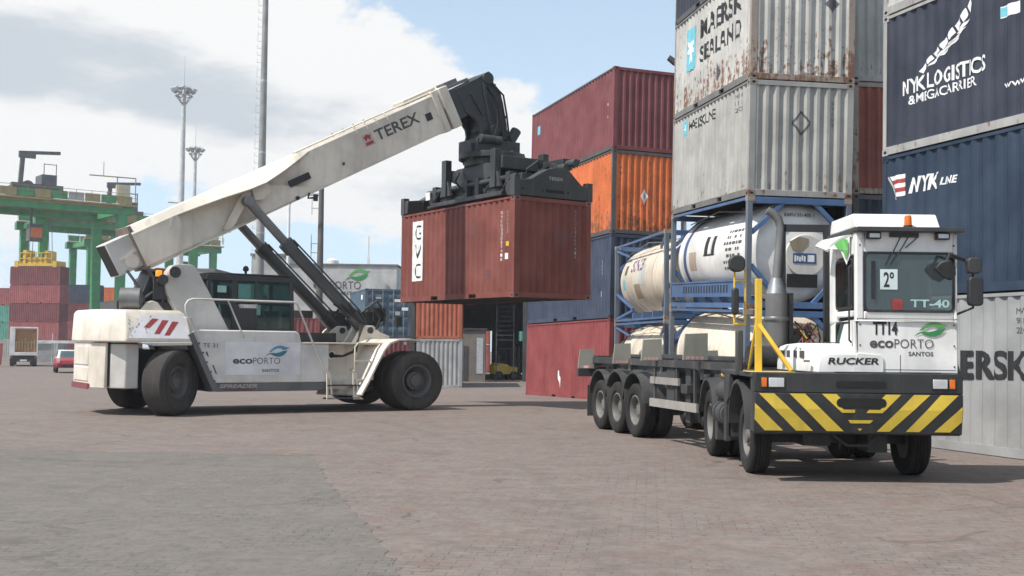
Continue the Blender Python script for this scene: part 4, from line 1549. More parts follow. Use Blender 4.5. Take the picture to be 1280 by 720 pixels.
b.lathe([(0.0001, 0), (0.15, 0.0), (0.15, 0.55), (0.0001, 0.55)], (-1.0, 1.8, 1.55), (0.9, 0.2, 0), 20)
b.tube([(-0.62, 1.9, 1.55), (-0.55, 1.75, 1.58), (-0.5, 1.6, 1.56)], 0.09, 12)
for k in range(5):
    b.lathe([(0.09, -0.012), (0.105, 0), (0.09, 0.012)], (-0.60 + 0.02 * k, 1.86 - 0.05 * k, 1.555), (0.4, -0.9, 0.1), 14)
b.build('air_cleaner', M_BLACK, TY)
rnd = random.Random(3)
hose_cols = [M_BLACK, plain('red air hose', (0.30, 0.03, 0.03), 0.5), M_BLACK, plain('yellow air hose', (0.45, 0.30, 0.03), 0.5), M_BLACK]
for i in range(10):
    a = Vector((-0.30 + 0.032 * i, 1.95, 1.45))
    pts = [a]
    for k in range(1, 7):
        pts.append(Vector((a.x + rnd.uniform(-0.09, 0.09), 1.95 + rnd.uniform(-0.08, 0.14), 1.45 + 0.095 * k + rnd.uniform(-0.03, 0.03))))
    pts.append(Vector((a.x + rnd.uniform(-0.25, 0.2), 2.3, 1.75 + rnd.uniform(-0.1, 0.1))))
    MB().tube(pts, 0.012, 6).build('air_line', hose_cols[i % 5], TY)
b = MB()
b.box(-0.36, -0.08, 2.06, 2.16, 1.36, 1.95)
b.cyl((-0.10, 2.0, 1.86), (-0.10, 2.0, 1.98), 0.035, n=10)
b.build('air_line_bracket', M_DARKGREY, TY)
# seams, handles and grime that break up the white panels
b = MB()
for x0, x1, z0, z1 in ((0.012, 1.27, 2.052, 2.058), (0.012, 0.018, 1.66, 2.05), (0.03, 1.25, 1.415, 1.420), (0.55, 0.556, 1.39, 1.60)):
    b.box(x0, x1, 0.1465, 0.151, z0, z1)
for x in (0.05, 1.23):
    for z in (1.46, 1.72, 1.98, 2.98):
        b.cyl((x, 0.151, z), (x, 0.144, z), 0.011, n=8)
b.build('panel_seam', M_DARKGREY, TY)
b = MB()
b.tube([(-0.03, 0.24, 1.75), (-0.06, 0.24, 1.78), (-0.06, 0.24, 2.70), (-0.03, 0.24, 2.73)], 0.013)
b.build('cab_grab_handle', M_BLACK, TY)
b = MB()
b.box(-0.62, -0.56, 0.22, 0.30, 1.50, 1.52)
for y in (0.42, 1.35):
    b.box(-0.30, -0.12, y, y + 0.10, 1.741, 1.752)
for z in (1.46, 1.64):
    b.box(-0.555, -0.535, 0.7, 0.78, z, z + 0.03)
b.box(-0.53, -0.002, 0.905, 0.912, 1.742, 1.745)
b.build('hood_latch', M_DARKGREY, hood)
# yellow guard rail
b = MB()
b.box(-1.17, -1.09, 0.55, 0.63, 1.36, 2.56)
b.beam((-1.13, 0.59, 1.98), (-0.76, 0.35, 1.38), 0.05, 0.075, upv=(0, 1, 0))
b.beam((-1.14, 0.62, 2.1), (-1.18, 0.95, 1.38), 0.025, 0.03)
b.box(-1.32, -0.72, 0.30, 0.66, 1.362, 1.372)
b.build('guard_post', M_YELLOW, TY, bevel=0.006)
b = MB()
b.tube([(-1.36, 1.0, 1.98), (-1.36, 1.0, 2.70), (-1.28, 1.0, 2.72), (-1.22, 0.98, 2.70), (-1.22, 0.98, 1.98), (-1.36, 1.0, 1.98)], 0.018)
b.tube([(-1.36, 1.0, 2.55), (-1.22, 0.98, 2.55)], 0.014)
b.build('mirror_frame', M_YELLOW, TY)
for zc, hh, ww in ((2.78, 0.11, 0.12), (2.28, 0.18, 0.05)):
    b = MB()
    b.prism(rrect(-1.38 - ww * 0.6, -1.38 + ww * 1.2, zc - hh, zc + hh, min(ww, hh) * 0.8), 'y', 0.88, 0.98)
    b.build('mirror', M_BLACK, TY, bevel=0.02)
b = MB()
b.box(-1.33, -1.24, 1.00, 1.12, 1.30, 1.90)
b.build('air_intake', M_DARKGREY, TY, bevel=0.02)
# mirrors on the other side and the wide angle one in front
b = MB()
b.tube([(1.16, 0.14, 2.86), (1.30, 0.02, 2.80), (1.38, -0.02, 2.74), (1.43, 0.05, 2.70)], 0.022)
b.tube([(1.43, 0.05, 2.86), (1.43, 0.05, 2.20), (1.27, 0.16, 2.12)], 0.016)
b.tube([(1.30, 0.0, 2.80), (1.10, -0.06, 2.86), (1.06, -0.06, 2.76)], 0.022)
b.build('mirror_arm', M_BLACK, TY)
for x0, x1, z0, z1 in ((1.33, 1.50, 2.62, 2.82), (1.34, 1.52, 2.22, 2.58)):
    MB().prism(rrect(x0, x1, z0, z1, 0.05), 'y', -0.06, 0.04).build('mirror', M_BLACK, TY, bevel=0.015)
b = MB()
vs = [(0.92, -0.05, 2.68), (0.98, -0.08, 2.76), (1.10, -0.10, 2.79), (1.18, -0.06, 2.70), (1.20, -0.02, 2.60), (1.12, -0.06, 2.53), (1.02, -0.08, 2.57)]
b.add(vs + [(x, y + 0.07, z) for x, y, z in vs], [tuple(range(7)), tuple(range(13, 6, -1))] + [(i, (i + 1) % 7, 7 + (i + 1) % 7, 7 + i) for i in range(7)])
b.build('mirror', M_BLACK, TY, bevel=0.02)

# ------------------------------------------------------------------ trailer
TR = empty('container_trailer', (3.36, 16.8, 0.0), 0.25, 'empty dark three axle trailer with olive corner plates, coupled to the white tractor', 'trailer')
M_TRL = paint('dark grey trailer steel', (0.042, 0.043, 0.044), 0.6, rust=0.15, dirt=0.5, dirtcol=(0.17, 0.155, 0.14))
M_GUIDE = paint('olive grey guide plate', (0.30, 0.29, 0.245), 0.6, rust=0.1, dirt=0.4)
TL, TW = 7.6, 2.5
M_RIMDUST = paint('dusty dark wheel rim', (0.15, 0.143, 0.135), 0.6, dirt=0.6, dirtcol=(0.11, 0.10, 0.09))
b = MB()
for x in (0.75, 1.75):
    b.box(x - 0.07, x + 0.07, 0.0, TL, 1.10, 1.16)
    b.box(x - 0.012, x + 0.012, 0.0, TL, 1.16, 1.44)
    b.box(x - 0.07, x + 0.07, 0.0, TL, 1.44, 1.50)
b.build('main_beam', M_TRL, TR)
b = MB()
for y in (0.06, 1.5, 2.6, 3.4, 4.8, 5.8, 6.85, 7.5):
    b.box(0.06, TW - 0.06, y - 0.07, y + 0.07, 1.24, 1.46)
for x0 in (0.0, TW - 0.10):
    b.box(x0, x0 + 0.08, 0.0, TL, 1.32, 1.44)
b.pieces('cross_beam', M_TRL, TR)
for y, w_, zb, hh in ((1.40, 0.42, 1.46, 0.43), (3.25, 0.38, 1.42, 0.38), (4.72, 0.35, 1.34, 0.38), (6.85, 0.34, 1.20, 0.40)):
    for sx in (0, 1):
        if sx and y < 6:
            continue
        X = (lambda q: q) if not sx else (lambda q: TW - q)
        q = MB()
        x0, x1 = X(-0.31), X(-0.31 + w_)
        q.prism([(min(x0, x1), zb), (max(x0, x1), zb), (max(x0, x1) - (0.0 if not sx else 0.04), zb + hh), (min(x0, x1) + (0.0 if sx else 0.04), zb + hh * 0.96)], 'y', y, y + 0.035)
        xa = X(-0.31 + w_)
        q.add([(xa, y, zb), (xa, y + 0.22, zb), (xa + (0.05 if not sx else -0.05), y + 0.20, zb + hh * 0.8), (xa, y, zb + hh)], [(0, 1, 2, 3)])
        q.box(min(xa, X(0.1)), max(xa, X(0.1)), y + 0.035, y + 0.12, 1.2, zb + 0.1)
        go = q.build('corner_guide', M_GUIDE, TR, smooth=0)
        m_ = MB()
        for k in range(4):
            xk = min(x0, x1) + 0.05 + k * (w_ - 0.1) / 4
            m_.box(xk, xk + 0.06, y - 0.004, y - 0.001, zb + 0.01, zb + 0.06)
        m_.build('reflector_tape', plain('red and white tape', (0.55, 0.35, 0.32), 0.5), go)
# running gear
AX = (4.45, 5.44, 6.43)
for y in AX:
    b = MB()
    b.beam((0.15, y, 0.52), (TW - 0.15, y, 0.52), 0.14, 0.14)
    for x in (0.75, 1.75):
        b.beam((x, y - 0.45, 0.92), (x, y + 0.05, 0.62), 0.09, 0.08)
        b.box(x - 0.05, x + 0.05, y - 0.5, y - 0.38, 0.8, 1.12)
        b.cyl((x, y + 0.25, 0.62), (x, y + 0.25, 1.1), 0.12, n=14)
    b.build('axle', M_BLACK, TR)
for y in AX:
    for sx in (0, 1):
        for k, q in enumerate((0.14, 0.47)):
            x = q if not sx else TW - q
            wheel(TR, (x, y, 0.49), (-1 if not sx else 1, 0, 0), 0.49, 0.28, 0.28, M_RUBBER, M_RIMDUST, dish=0.14 if k == 0 else 0.05)
    b = MB()
    for x0, x1 in ((-0.02, 0.62), (TW - 0.62, TW + 0.02)):
        arc = [(y + 0.60 * math.cos(a), 0.56 + 0.64 * math.sin(a)) for a in [R(12) + k * R(160) / 10 for k in range(11)]]
        arc += [(y + 0.57 * math.cos(a), 0.56 + 0.61 * math.sin(a)) for a in [R(172) - k * R(160) / 10 for k in range(11)]]
        b.prism(arc, 'x', x0, x1)
    b.pieces('mudguard', M_TRL, TR)
for x in (0.18, TW - 0.18):
    b = MB()
    b.box(x - 0.09, x + 0.09, 2.05, 2.25, 0.42, 1.30)
    b.box(x - 0.14, x + 0.14, 2.60, 2.95, 0.62, 1.30)
    b.box(x - 0.16, x + 0.10, 2.02, 2.28, 0.9, 1.05)
    b.build('landing_leg', M_TRL, TR, bevel=0.008)
MB().beam((0.27, 2.15, 0.8), (TW - 0.27, 2.15, 0.8), 0.06, 0.06).build('leg_brace', M_TRL, TR)
b = MB()
for x in (-0.02, TW - 0.02):
    b.box(x, x + 0.04, 1.55, 3.60, 0.62, 0.76)
    b.box(x, x + 0.04, 2.30, 3.58, 1.02, 1.14)
b.pieces('side_guard', paint('worn pale side guard', (0.30, 0.28, 0.26), 0.5, dirt=0.5), TR)
b = MB()
for x in (0.02, TW - 0.06):
    for y in (1.7, 2.45, 3.45):
        b.box(x, x + 0.04, y, y + 0.06, 0.62, 1.3)
b.box(-0.1, TW + 0.1, TL - 0.12, TL, 1.02, 1.22)
b.box(0.5, 0.6, TL - 0.3, TL - 0.12, 1.0, 1.3)
b.box(1.9, 2.0, TL - 0.3, TL - 0.12, 1.0, 1.3)
for x0 in (0.0, TW - 0.6):
    b.box(x0, x0 + 0.6, 7.16, 7.18, 0.22, 0.85)
b.pieces('rear_bumper', M_TRL, TR)
b = MB()
for k in range(7):
    y = 2.5 + k * 0.2
    b.tube([(1.25, y, 1.0), (1.1 + 0.1 * (k % 3), y + 0.3, 0.75 + 0.05 * (k % 2)), (1.3, y + 0.6, 0.95)], 0.02)
b.box(0.9, 1.6, 2.4, 3.2, 0.7, 1.0)
b.pieces('brake_line', M_BLACK, TR)
# ------------------------------------------------------------------ reach stacker
RS = empty('reach_stacker', (-5.615, 28.737, 0.0), 0.585, 'cream reach stacker with its long boom raised, lifting a maroon container', 'reach stacker')
# local x forwards, y to the machine's left, z up; the side seen is y<0
M_RSTOWER = paint('pale grey tower paint', (0.56, 0.535, 0.50), 0.45, rust=0.06, dirt=0.3, dirtcol=(0.30, 0.26, 0.22))
M_RSBODY = paint('pale body paint', (0.64, 0.62, 0.585), 0.42, rust=0.03, dirt=0.25, dirtcol=(0.33, 0.29, 0.25))
M_RSBAND = paint('grey sill band', (0.12, 0.12, 0.122), 0.5, dirt=0.4)
M_CABFR = paint('black cab frame', (0.03, 0.03, 0.032), 0.4, dirt=0.3)
M_CYL = paint('grey cylinder barrel', (0.055, 0.06, 0.064), 0.4, dirt=0.35)
M_HOSE = plain('black hose', (0.02, 0.02, 0.02), 0.6)

# wheels
for sy in (-1, 1):
    a = R(-24)
    c_ = (-3.38, sy * 1.52, 0.735)
    ax = (-math.sin(a) * -sy * -1, sy * math.cos(a), 0)
    ax = Vector((0, sy, 0))
    ax.rotate(Matrix.Rotation(R(38), 3, 'Z'))
    wheel(RS, c_, ax, 0.735, 0.56, 0.36, M_RUBBER_GREY, M_RIMGREY, tread='plain', dish=0.10, bolts=12, n=48)
    for k, yo in enumerate((1.74, 1.17)):
        wheel(RS, (2.66, sy * yo, 0.735), (0, sy, 0), 0.735, 0.50, 0.40, M_RUBBER_GREY, M_RIMGREY, tread='plain', dish=0.20 if k == 0 else 0.05, bolts=12, n=48)
# chassis
b = MB()
b.box(-4.2, 2.2, -0.85, 0.85, 0.55, 1.45)
b.box(-2.4, 1.4, -1.2, 1.2, 0.5, 1.35)
b.beam((-3.38, -1.35, 0.735), (-3.38, 1.35, 0.735), 0.4, 0.35)
b.beam((2.66, -1.3, 0.735), (2.66, 1.3, 0.735), 0.5, 0.45)
b.build('chassis', M_DARKGREY, RS)
for sy in (-1, 1):
    b = MB()
    b.prism([(-3.02, 1.84), (-2.95, 1.92), (-0.52, 1.92), (-0.42, 1.86), (-0.36, 1.62), (0.34, 1.62), (0.34, 0.715), (-2.49, 0.715)], 'y', sy * 1.22, sy * 1.75)
    b.build('side_panel', M_RSBODY, RS, bevel=0.025)
    b = MB()
    b.prism([(-2.49, 0.71), (0.34, 0.71), (0.34, 0.52), (-2.40, 0.52)], 'y', sy * 1.22, sy * 1.745)
    b.build('sill', M_RSBAND, RS, bevel=0.02)
    b = MB()
    b.prism([(-3.08, 1.80), (-2.98, 1.86), (-2.36, 0.54), (-2.50, 0.54)], 'y', sy * 1.30, sy * 1.78)
    for k in range(5):
        t = 0.15 + k * 0.17
        b.cyl((-2.93 + 0.56 * t, sy * 1.78, 1.80 - 1.25 * t), (-2.93 + 0.56 * t, sy * 1.80, 1.80 - 1.25 * t), 0.025, n=8)
    b.build('wheel_arch_rim', M_RSBAND, RS)
    b = MB()
    b.prism([(0.342, 1.60), (1.98, 1.66), (1.5, 1.1), (1.30, 0.52), (0.342, 0.52)], 'y', sy * 0.86, sy * 1.45)
    b.cyl((0.345, sy * 1.28, 0.74), (1.36, sy * 1.28, 0.74), 0.21, n=20)
    b.build('front_frame', M_CREAM, RS, bevel=0.015)
    b = MB()
    b.box(-0.36, 1.95, min(sy * 0.75, sy * 1.76), max(sy * 0.75, sy * 1.76), 1.622, 1.665)
    b.build('platform', M_CREAM, RS, bevel=0.008)
    # front mudguard, a bent plate over the drive wheels
    path = [(1.10, 0.42), (1.28, 0.72), (1.48, 1.10), (1.70, 1.50), (1.86, 1.68), (2.10, 1.76), (2.45, 1.78), (2.85, 1.73)]
    path2 = [(x + 0.035, z - 0.035) for x, z in path]
    b = MB()
    n = len(path)
    vs = []
    for dz in (0.0, -0.035):
        for k, (x, z) in enumerate(path):
            dx = 0.72 if k < 4 else (0.5 if k < 6 else 0.0)
            vs += [(x - dx + (0.03 if dz else 0), sy * 0.95, z + dz), (x + (0.03 if dz else 0), sy * 1.97, z + dz)]
    fs = []
    for k in range(n - 1):
        fs += [(2 * k, 2 * k + 1, 2 * k + 3, 2 * k + 2), (2 * n + 2 * k, 2 * n + 2 * k + 2, 2 * n + 2 * k + 3, 2 * n + 2 * k + 1)]
        fs += [(2 * k, 2 * k + 2, 2 * n + 2 * k + 2, 2 * n + 2 * k), (2 * k + 1, 2 * n + 2 * k + 1, 2 * n + 2 * k + 3, 2 * k + 3)]
    fs += [(0, 2 * n, 2 * n + 1, 1), (2 * n - 2, 2 * n - 1, 4 * n - 1, 4 * n - 2)]
    b.add(vs, fs)
    b.build('mudguard', M_CREAM, RS, smooth=50)
    b = MB()
    b.cyl((2.25, sy * 1.92, 1.66), (2.32, sy * 1.92, 1.66), 0.05, n=12)
    b.build('marker_lamp', M_LAMP, RS)
# step well on the near side
b = MB()
for pts in ([(0.98, -1.60, 1.02), (0.98, -1.84, 0.98), (0.98, -1.84, 1.56), (1.06, -1.84, 1.66), (1.75, -1.80, 1.66), (1.95, -1.75, 1.60)],
            [(0.98, -1.84, 1.22), (1.38, -1.84, 1.22), (1.48, -1.84, 1.14), (1.46, -1.84, 0.78), (0.98, -1.84, 0.76)]):
    b.tube(pts, 0.024)
b.tube([(0.345, -1.62, 0.95), (0.30, -1.82, 0.96), (0.28, -1.84, 0.50)], 0.018)
b.pieces('grab_rail', M_CREAM, RS)
b = MB()
for x0 in (0.24, 0.93):
    outer = [(x0, 0.94), (x0 + 0.10, 0.94), (x0 + 0.17, 0.36), (x0 + 0.30, 0.30), (x0 + 0.02, 0.30)]
    inner = [(x0 + 0.035, 0.80), (x0 + 0.07, 0.80), (x0 + 0.13, 0.44), (x0 + 0.15, 0.40), (x0 + 0.05, 0.40)]
    ring_prism(b, outer, inner, 'y', -1.86, -1.82)
b.pieces('ladder_side', M_CREAM, RS)
b = MB()
for z in (0.31, 0.62):
    b.box(0.26, 1.12, -1.86, -1.62, z, z + 0.035)
b.pieces('step', M_DARKGREY, RS)
b = MB()
b.lathe([(0.075, 0.0), (0.11, 0.0), (0.11, 0.03), (0.075, 0.03)], (0.53, -1.46, 1.36), (0, -1, 0), 20, closed=True)
b.build('hose_ring', M_PWHITE, RS)
MB().cyl((0.53, -1.44, 1.36), (0.53, -1.462, 1.36), 0.076, n=20).build('hose_hole_shade', M_HOLESHADE, RS)  # dark disc paints the shade within the ring
b = MB()
for k in range(3):
    b.tube([(0.53, -1.44, 1.36 - 0.02 * k), (0.75, -1.62 - 0.03 * k, 1.34), (1.02 + 0.04 * k, -1.66, 1.46), (1.26, -1.45, 1.78), (1.50 + 0.05 * k, -1.05, 2.15), (1.2 - 0.2 * k, -0.95, 2.62)], 0.024)
b.pieces('hose', M_HOSE, RS)
# rear counterweight
b = MB()
b.prism([(-4.95, -0.74), (-4.95, 0.74), (-4.80, 1.00), (-4.72, 1.13), (-4.66, 1.13), (-4.66, -1.13), (-4.72, -1.13), (-4.80, -1.00)], 'z', 0.60, 1.60)
b.prism([(-4.97, -0.64), (-4.97, 0.64), (-4.94, 0.66), (-4.94, -0.66)], 'z', 0.74, 1.06)
b.prism([(-4.97, -0.64), (-4.97, 0.64), (-4.94, 0.66), (-4.94, -0.66)], 'z', 1.10, 1.52)
cw = b.build('counterweight', M_CREAM, RS, bevel=0.02)
b = MB()
b.prism([(-4.60, -1.16), (-4.34, -1.40), (-4.06, -1.40), (-4.06, 1.40), (-4.34, 1.40), (-4.60, 1.16)], 'z', 0.60, 1.58)
b.build('counterweight_rib', M_RSTOWER, cw, bevel=0.02)
MB().box(-4.68, -4.0, -1.05, 1.05, 0.66, 1.6).build('counterweight_core', M_DARKGREY, cw)
b = MB()
b.prism([(-4.99, -0.74), (-4.99, 0.74), (-4.96, 0.76), (-4.96, -0.76)], 'z', 0.57, 0.70)
b.build('bumper_strip', M_DKRED, cw)
b = MB()
lo = [(-5.00, -0.80), (-5.00, 0.80), (-4.45, 1.75), (-2.95, 1.75), (-2.95, -1.75), (-4.45, -1.75)]
hi = [(-4.98, -0.74), (-4.98, 0.74), (-4.43, 1.57), (-3.10, 1.57), (-3.10, -1.57), (-4.43, -1.57)]
hi2 = [(-4.93, -0.70), (-4.93, 0.70), (-4.40, 1.47), (-3.22, 1.50), (-3.22, -1.50), (-4.40, -1.47)]
b.loft([[(x, y, 1.62) for x, y in lo], [(x, y, 1.70) for x, y in lo], [(x, y, 2.26) for x, y in hi], [(x, y, 2.34) for x, y in hi2]])
cover = b.build('rear_cover', M_CREAM, RS, bevel=0.03)
b = MB()
b.prism([(-3.0, 1.615), (-2.75, 1.615), (-3.02, 2.2), (-3.15, 2.2)], 'y', -1.74, 1.74)
b.prism([(-4.2, 1.618), (-3.85, 1.54), (-3.0, 1.56), (-2.95, 1.64)], 'y', -1.77, -1.70)
b.build('cover_edge', M_RSTOWER, RS, bevel=0.02)
# side of cover: flat decal plane leaning inwards
n_ = Vector((0, -0.56, 0.18)).normalized()
vdir = Vector((0, 0.18, 0.56)).normalized()
d = Decal((-4.45, -1.75, 1.70), (1, 0, 0), vdir, n_, 0.006)
d.poly([(0.06, 0.01), (1.44, 0.01), (1.33, 0.55), (0.36, 0.55)], M_STICKER, -0.003)
for k in range(3):
    u = 0.40 + k * 0.22
    v0 = 0.14 - 0.03 * k
    d.poly([(u + 0.0, v0 + (0.12 if k == 0 else 0)), (u + 0.12, v0 + (0.10 if k == 0 else 0.0)), (u + 0.34, v0 + 0.32), (u + 0.20, v0 + 0.33)], M_RED)
rnd = random.Random(11)
for k in range(26):
    u, v = rnd.uniform(0.03, 0.55), rnd.uniform(0.05, 0.5)
    s_ = rnd.uniform(0.015, 0.05)
    d.poly([(u, v), (u + s_, v + rnd.uniform(-.02, .02)), (u + s_ * 0.8, v + s_ * 0.7), (u + 0.01, v + s_)], M_PGREY)
d.build('cover_markings', cover)
# lifting eye and pipes above the cover
b = MB()
b.prism([(-4.0, 2.34), (-3.86, 2.52), (-3.74, 2.56), (-3.62, 2.52), (-3.46, 2.34)], 'y', -1.20, -1.12)
b.build('lifting_eye', M_CREAM, RS, bevel=0.02)
b = MB()
b.cyl((-4.35, -0.85, 2.58), (-3.95, -1.02, 2.58), 0.26, n=24)
b.lathe([(0.26, 0), (0.14, 0.03), (0.10, -0.03), (0.0001, -0.03)], (-3.95, -1.02, 2.58), (0.92, -0.39, 0), 24)
b.build('air_filter', M_EXH, RS)
b = MB()
b.box(-4.4, -2.9, -0.75, 0.75, 2.2, 2.55)
b.prism([(-3.9, 2.4), (-3.2, 2.4), (-3.0, 3.2), (-3.55, 3.3)], 'y', -0.5, 0.5)
b.tube([(-3.3, -0.55, 2.5), (-3.2, -0.62, 2.9), (-3.5, -0.6, 3.25), (-3.8, -0.5, 3.3)], 0.05)
b.tube([(-3.9, -0.6, 2.5), (-3.6, -0.7, 2.75), (-3.3, -0.7, 2.7), (-3.15, -0.7, 2.45)], 0.045)
b.tube([(-3.7, -0.6, 3.3), (-3.45, -0.68, 2.95), (-3.5, -0.68, 2.6)], 0.04)
b.tube([(-4.1, -0.4, 3.25), (-3.9, -0.6, 2.9), (-3.75, -0.7, 2.5)], 0.035)
b.build('engine_block', M_DARKGREY, RS)
# tower
for sy in (-1, 1):
    b = MB()
    b.prism([(-3.05, 1.6), (-3.0, 2.1), (-3.18, 2.45), (-3.34, 2.72), (-3.40, 3.0), (-3.36, 3.24), (-3.26, 3.38), (-3.1, 3.43), (-2.78, 3.42), (-2.68, 3.34), (-2.25, 2.6), (-1.86, 1.9), (-1.86, 1.6)], 'y', sy * 0.72, sy * 0.98)
    b.build('boom_tower', M_RSTOWER, RS, bevel=0.015)
b = MB()
b.cyl((-3.22, -1.14, 3.22), (-3.22, -0.98, 3.22), 0.14, n=24)
hl = b.build('rear_lamp', M_RSTOWER, RS)
b = MB()
b.lathe([(0.13, 0.0), (0.105, -0.02), (0.05, -0.01), (0.045, 0.015), (0.0001, 0.02)], (-3.22, -1.145, 3.22), (0, -1, 0), 24)
b.build('lens', M_DARKGREY, hl)
q = MB().box(-3.60, -3.46, -0.99, -0.85, 3.10, 3.12).build('indicator_base', M_BLACK, RS)
MB().box(-3.59, -3.47, -0.98, -0.86, 3.12, 3.26).build('indicator_lens', M_AMBER_LIT, q, bevel=0.02)
b = MB()
b.cyl((-3.45, -1.0, 3.05), (-3.45, 1.0, 3.05), 0.12, n=20)
b.box(-3.62, -3.3, -0.85, -0.80, 2.6, 3.1)
b.build('boom_pivot', M_DARKGREY, RS)
# cab
b = MB()
cz0, cz1 = 1.93, 3.24
Yc = 0.70
for x0, x1, dx in ((-2.32, -2.22, 0.0), (-1.72, -1.58, 0.0), (-1.14, -1.08, 0.0), (-0.27, -0.17, 0.04)):
    for sy in (-1, 1):
        y0, y1 = (-Yc, -Yc + 0.08) if sy < 0 else (Yc - 0.08, Yc)
        b.add([(x0 + dx * 1.5, y0, cz0), (x1 + dx * 1.5, y0, cz0), (x1 + dx * 1.5, y1, cz0), (x0 + dx * 1.5, y1, cz0), (x0, y0, cz1), (x1, y0, cz1), (x1, y1, cz1), (x0, y1, cz1)],
              [(0, 3, 2, 1), (4, 5, 6, 7), (0, 1, 5, 4), (1, 2, 6, 5), (2, 3, 7, 6), (3, 0, 4, 7)])
b.box(-2.34, -0.15, -Yc - 0.01, Yc + 0.01, cz1 - 0.13, cz1)
b.box(-2.32, -0.12, -Yc, Yc, 1.75, cz0 + 0.04)
b.box(-1.62, -0.20, -Yc, -Yc + 0.06, 2.58, 2.68)
b.box(-1.62, -0.20, Yc - 0.06, Yc, 2.58, 2.68)
b.box(-1.60, -1.12, -Yc, -Yc + 0.05, 1.95, 2.52)
b.box(-2.32, -2.26, -Yc, Yc, 1.9, 2.4)
cab_o = b.build('cab', M_CABFR, RS, bevel=0.012)
MB().box(-2.30, -0.22, -Yc + 0.02, Yc - 0.02, cz1, cz1 + 0.05).build('cab_roof', M_CABFR, RS, bevel=0.02)
for x0, x1, z0, z1 in ((-2.22, -1.72, 1.97, 3.11), (-1.58, -1.14, 2.68, 3.11), (-1.08, -0.25, 2.68, 3.11), (-1.08, -0.20, 1.97, 2.58)):
    for sy in (-1, 1):
        y = sy * (Yc - 0.03)
        MB().box(x0, x1, y - 0.004, y + 0.004, z0, z1).build('cab_pane', M_CABGLASS, cab_o, smooth=0)
MB().box(-0.205, -0.197, -Yc + 0.08, Yc - 0.08, 1.97, 3.11).build('cab_pane', M_CABGLASS, cab_o, smooth=0)
MB().box(-2.285, -2.277, -Yc + 0.08, Yc - 0.08, 2.4, 3.11).build('cab_pane', M_CABGLASS, cab_o, smooth=0)
b = MB()
b.box(-1.55, -1.05, -0.28, 0.28, 1.96, 2.32)
b.prism([(-1.62, 2.25), (-1.48, 2.25), (-1.62, 3.0), (-1.74, 3.0)], 'y', -0.27, 0.27)
b.box(-0.75, -0.4, -0.4, 0.4, 1.96, 2.42)
b.tube([(-0.62, 0, 2.35), (-0.85, 0, 2.62)], 0.035)
b.build('driver_seat', M_SEAT, RS, bevel=0.03)
d = Decal((0, -Yc, 0), (1, 0, 0), (0, 0, 1), (0, -1, 0), 0.006)
d.rect(-1.53, -1.08, 2.46, 2.56, M_PGREY)
d.text('TEREX', -1.50, 2.475, 0.38, 0.06, M_PWHITE, bold=0.02, lift=0.002)
d.rect(-2.08, -1.86, 2.82, 2.98, plain('pale teal sticker', (0.32, 0.50, 0.46), 0.4))
d.rect(-1.10, -1.0, 2.30, 2.54, plain('teal sticker', (0.12, 0.26, 0.24), 0.4))
d.build('cab_stickers', cab_o)
b = MB()
b.cyl((-1.28, -0.4, 3.29), (-1.28, -0.4, 3.36), 0.03, n=10)
b.lathe([(0.0001, 0), (0.065, 0.02), (0.075, 0.07), (0.05, 0.13), (0.0001, 0.15)], (-1.28, -0.4, 3.35), (0, 0, 1), 16)
b.build('horn', M_BLACK, RS)
# guard rail
b = MB()
b.tube([(-2.78, -1.72, 1.62), (-3.02, -1.84, 2.0), (-3.18, -1.84, 2.32), (-3.19, -1.84, 2.46), (-3.13, -1.84, 2.56), (-3.02, -1.84, 2.60), (-0.62, -1.84, 2.60), (-0.54, -1.84, 2.56), (0.0, -1.84, 1.38), (0.28, -1.84, 0.90)], 0.024, 10)
b.tube([(-2.22, -1.84, 2.60), (-1.80, -1.79, 1.74)], 0.020)
b.build('guard_rail', M_RSTOWER, RS)
# lettering on the side
d = Decal((0, -1.75, 0), (1, 0, 0), (0, 0, 1), (0, -1, 0), 0.004)
d.rect(-2.22, -0.40, 0.90, 1.66, M_STICKER)
d.text('eco', -2.04, 1.15, 0.47, 0.12, M_INKGREY, bold=0.03, lift=0.003)
d.text('PORTO', -1.56, 1.15, 0.66, 0.145, M_INKGREY, bold=-0.005, lift=0.003)
d.text('SANTOS', -1.34, 0.96, 0.42, 0.075, M_INKGREY, bold=0.02, lift=0.003)
leaf_logo(d, -1.28, 1.31, 0.62, 0.27, M_DTEAL, M_LBLUE, lift=0.003)
d.text('TE 31', -2.74, 1.52, 0.34, 0.095, M_INKGREY, bold=0.005)
d.poly([(-2.68, 1.42), (-2.64, 1.43), (-2.60, 1.31), (-2.64, 1.33)], M_INKGREY)
d.poly([(-2.52, 1.12), (-2.49, 1.13), (-2.40, 0.92), (-2.43, 0.92)], M_INKGREY)
d.text('SPREADER', -2.34, 0.60, 0.90, 0.09, M_PGREY, bold=0.03, shear=0.2)
d.rect(-2.26, -1.48, 0.56, 0.585, M_DKRED)
d.build('lettering', RS)

# boom: axis frame
TH_ = math.atan(0.5225)
tx, tz = math.cos(TH_), math.sin(TH_)


def bm_pt(s, h, y):
    return (-3.66 + s * tx - h * tz, y, 3.31 + s * tz + h * tx)


BH = 1.04
b = MB()
rings = []
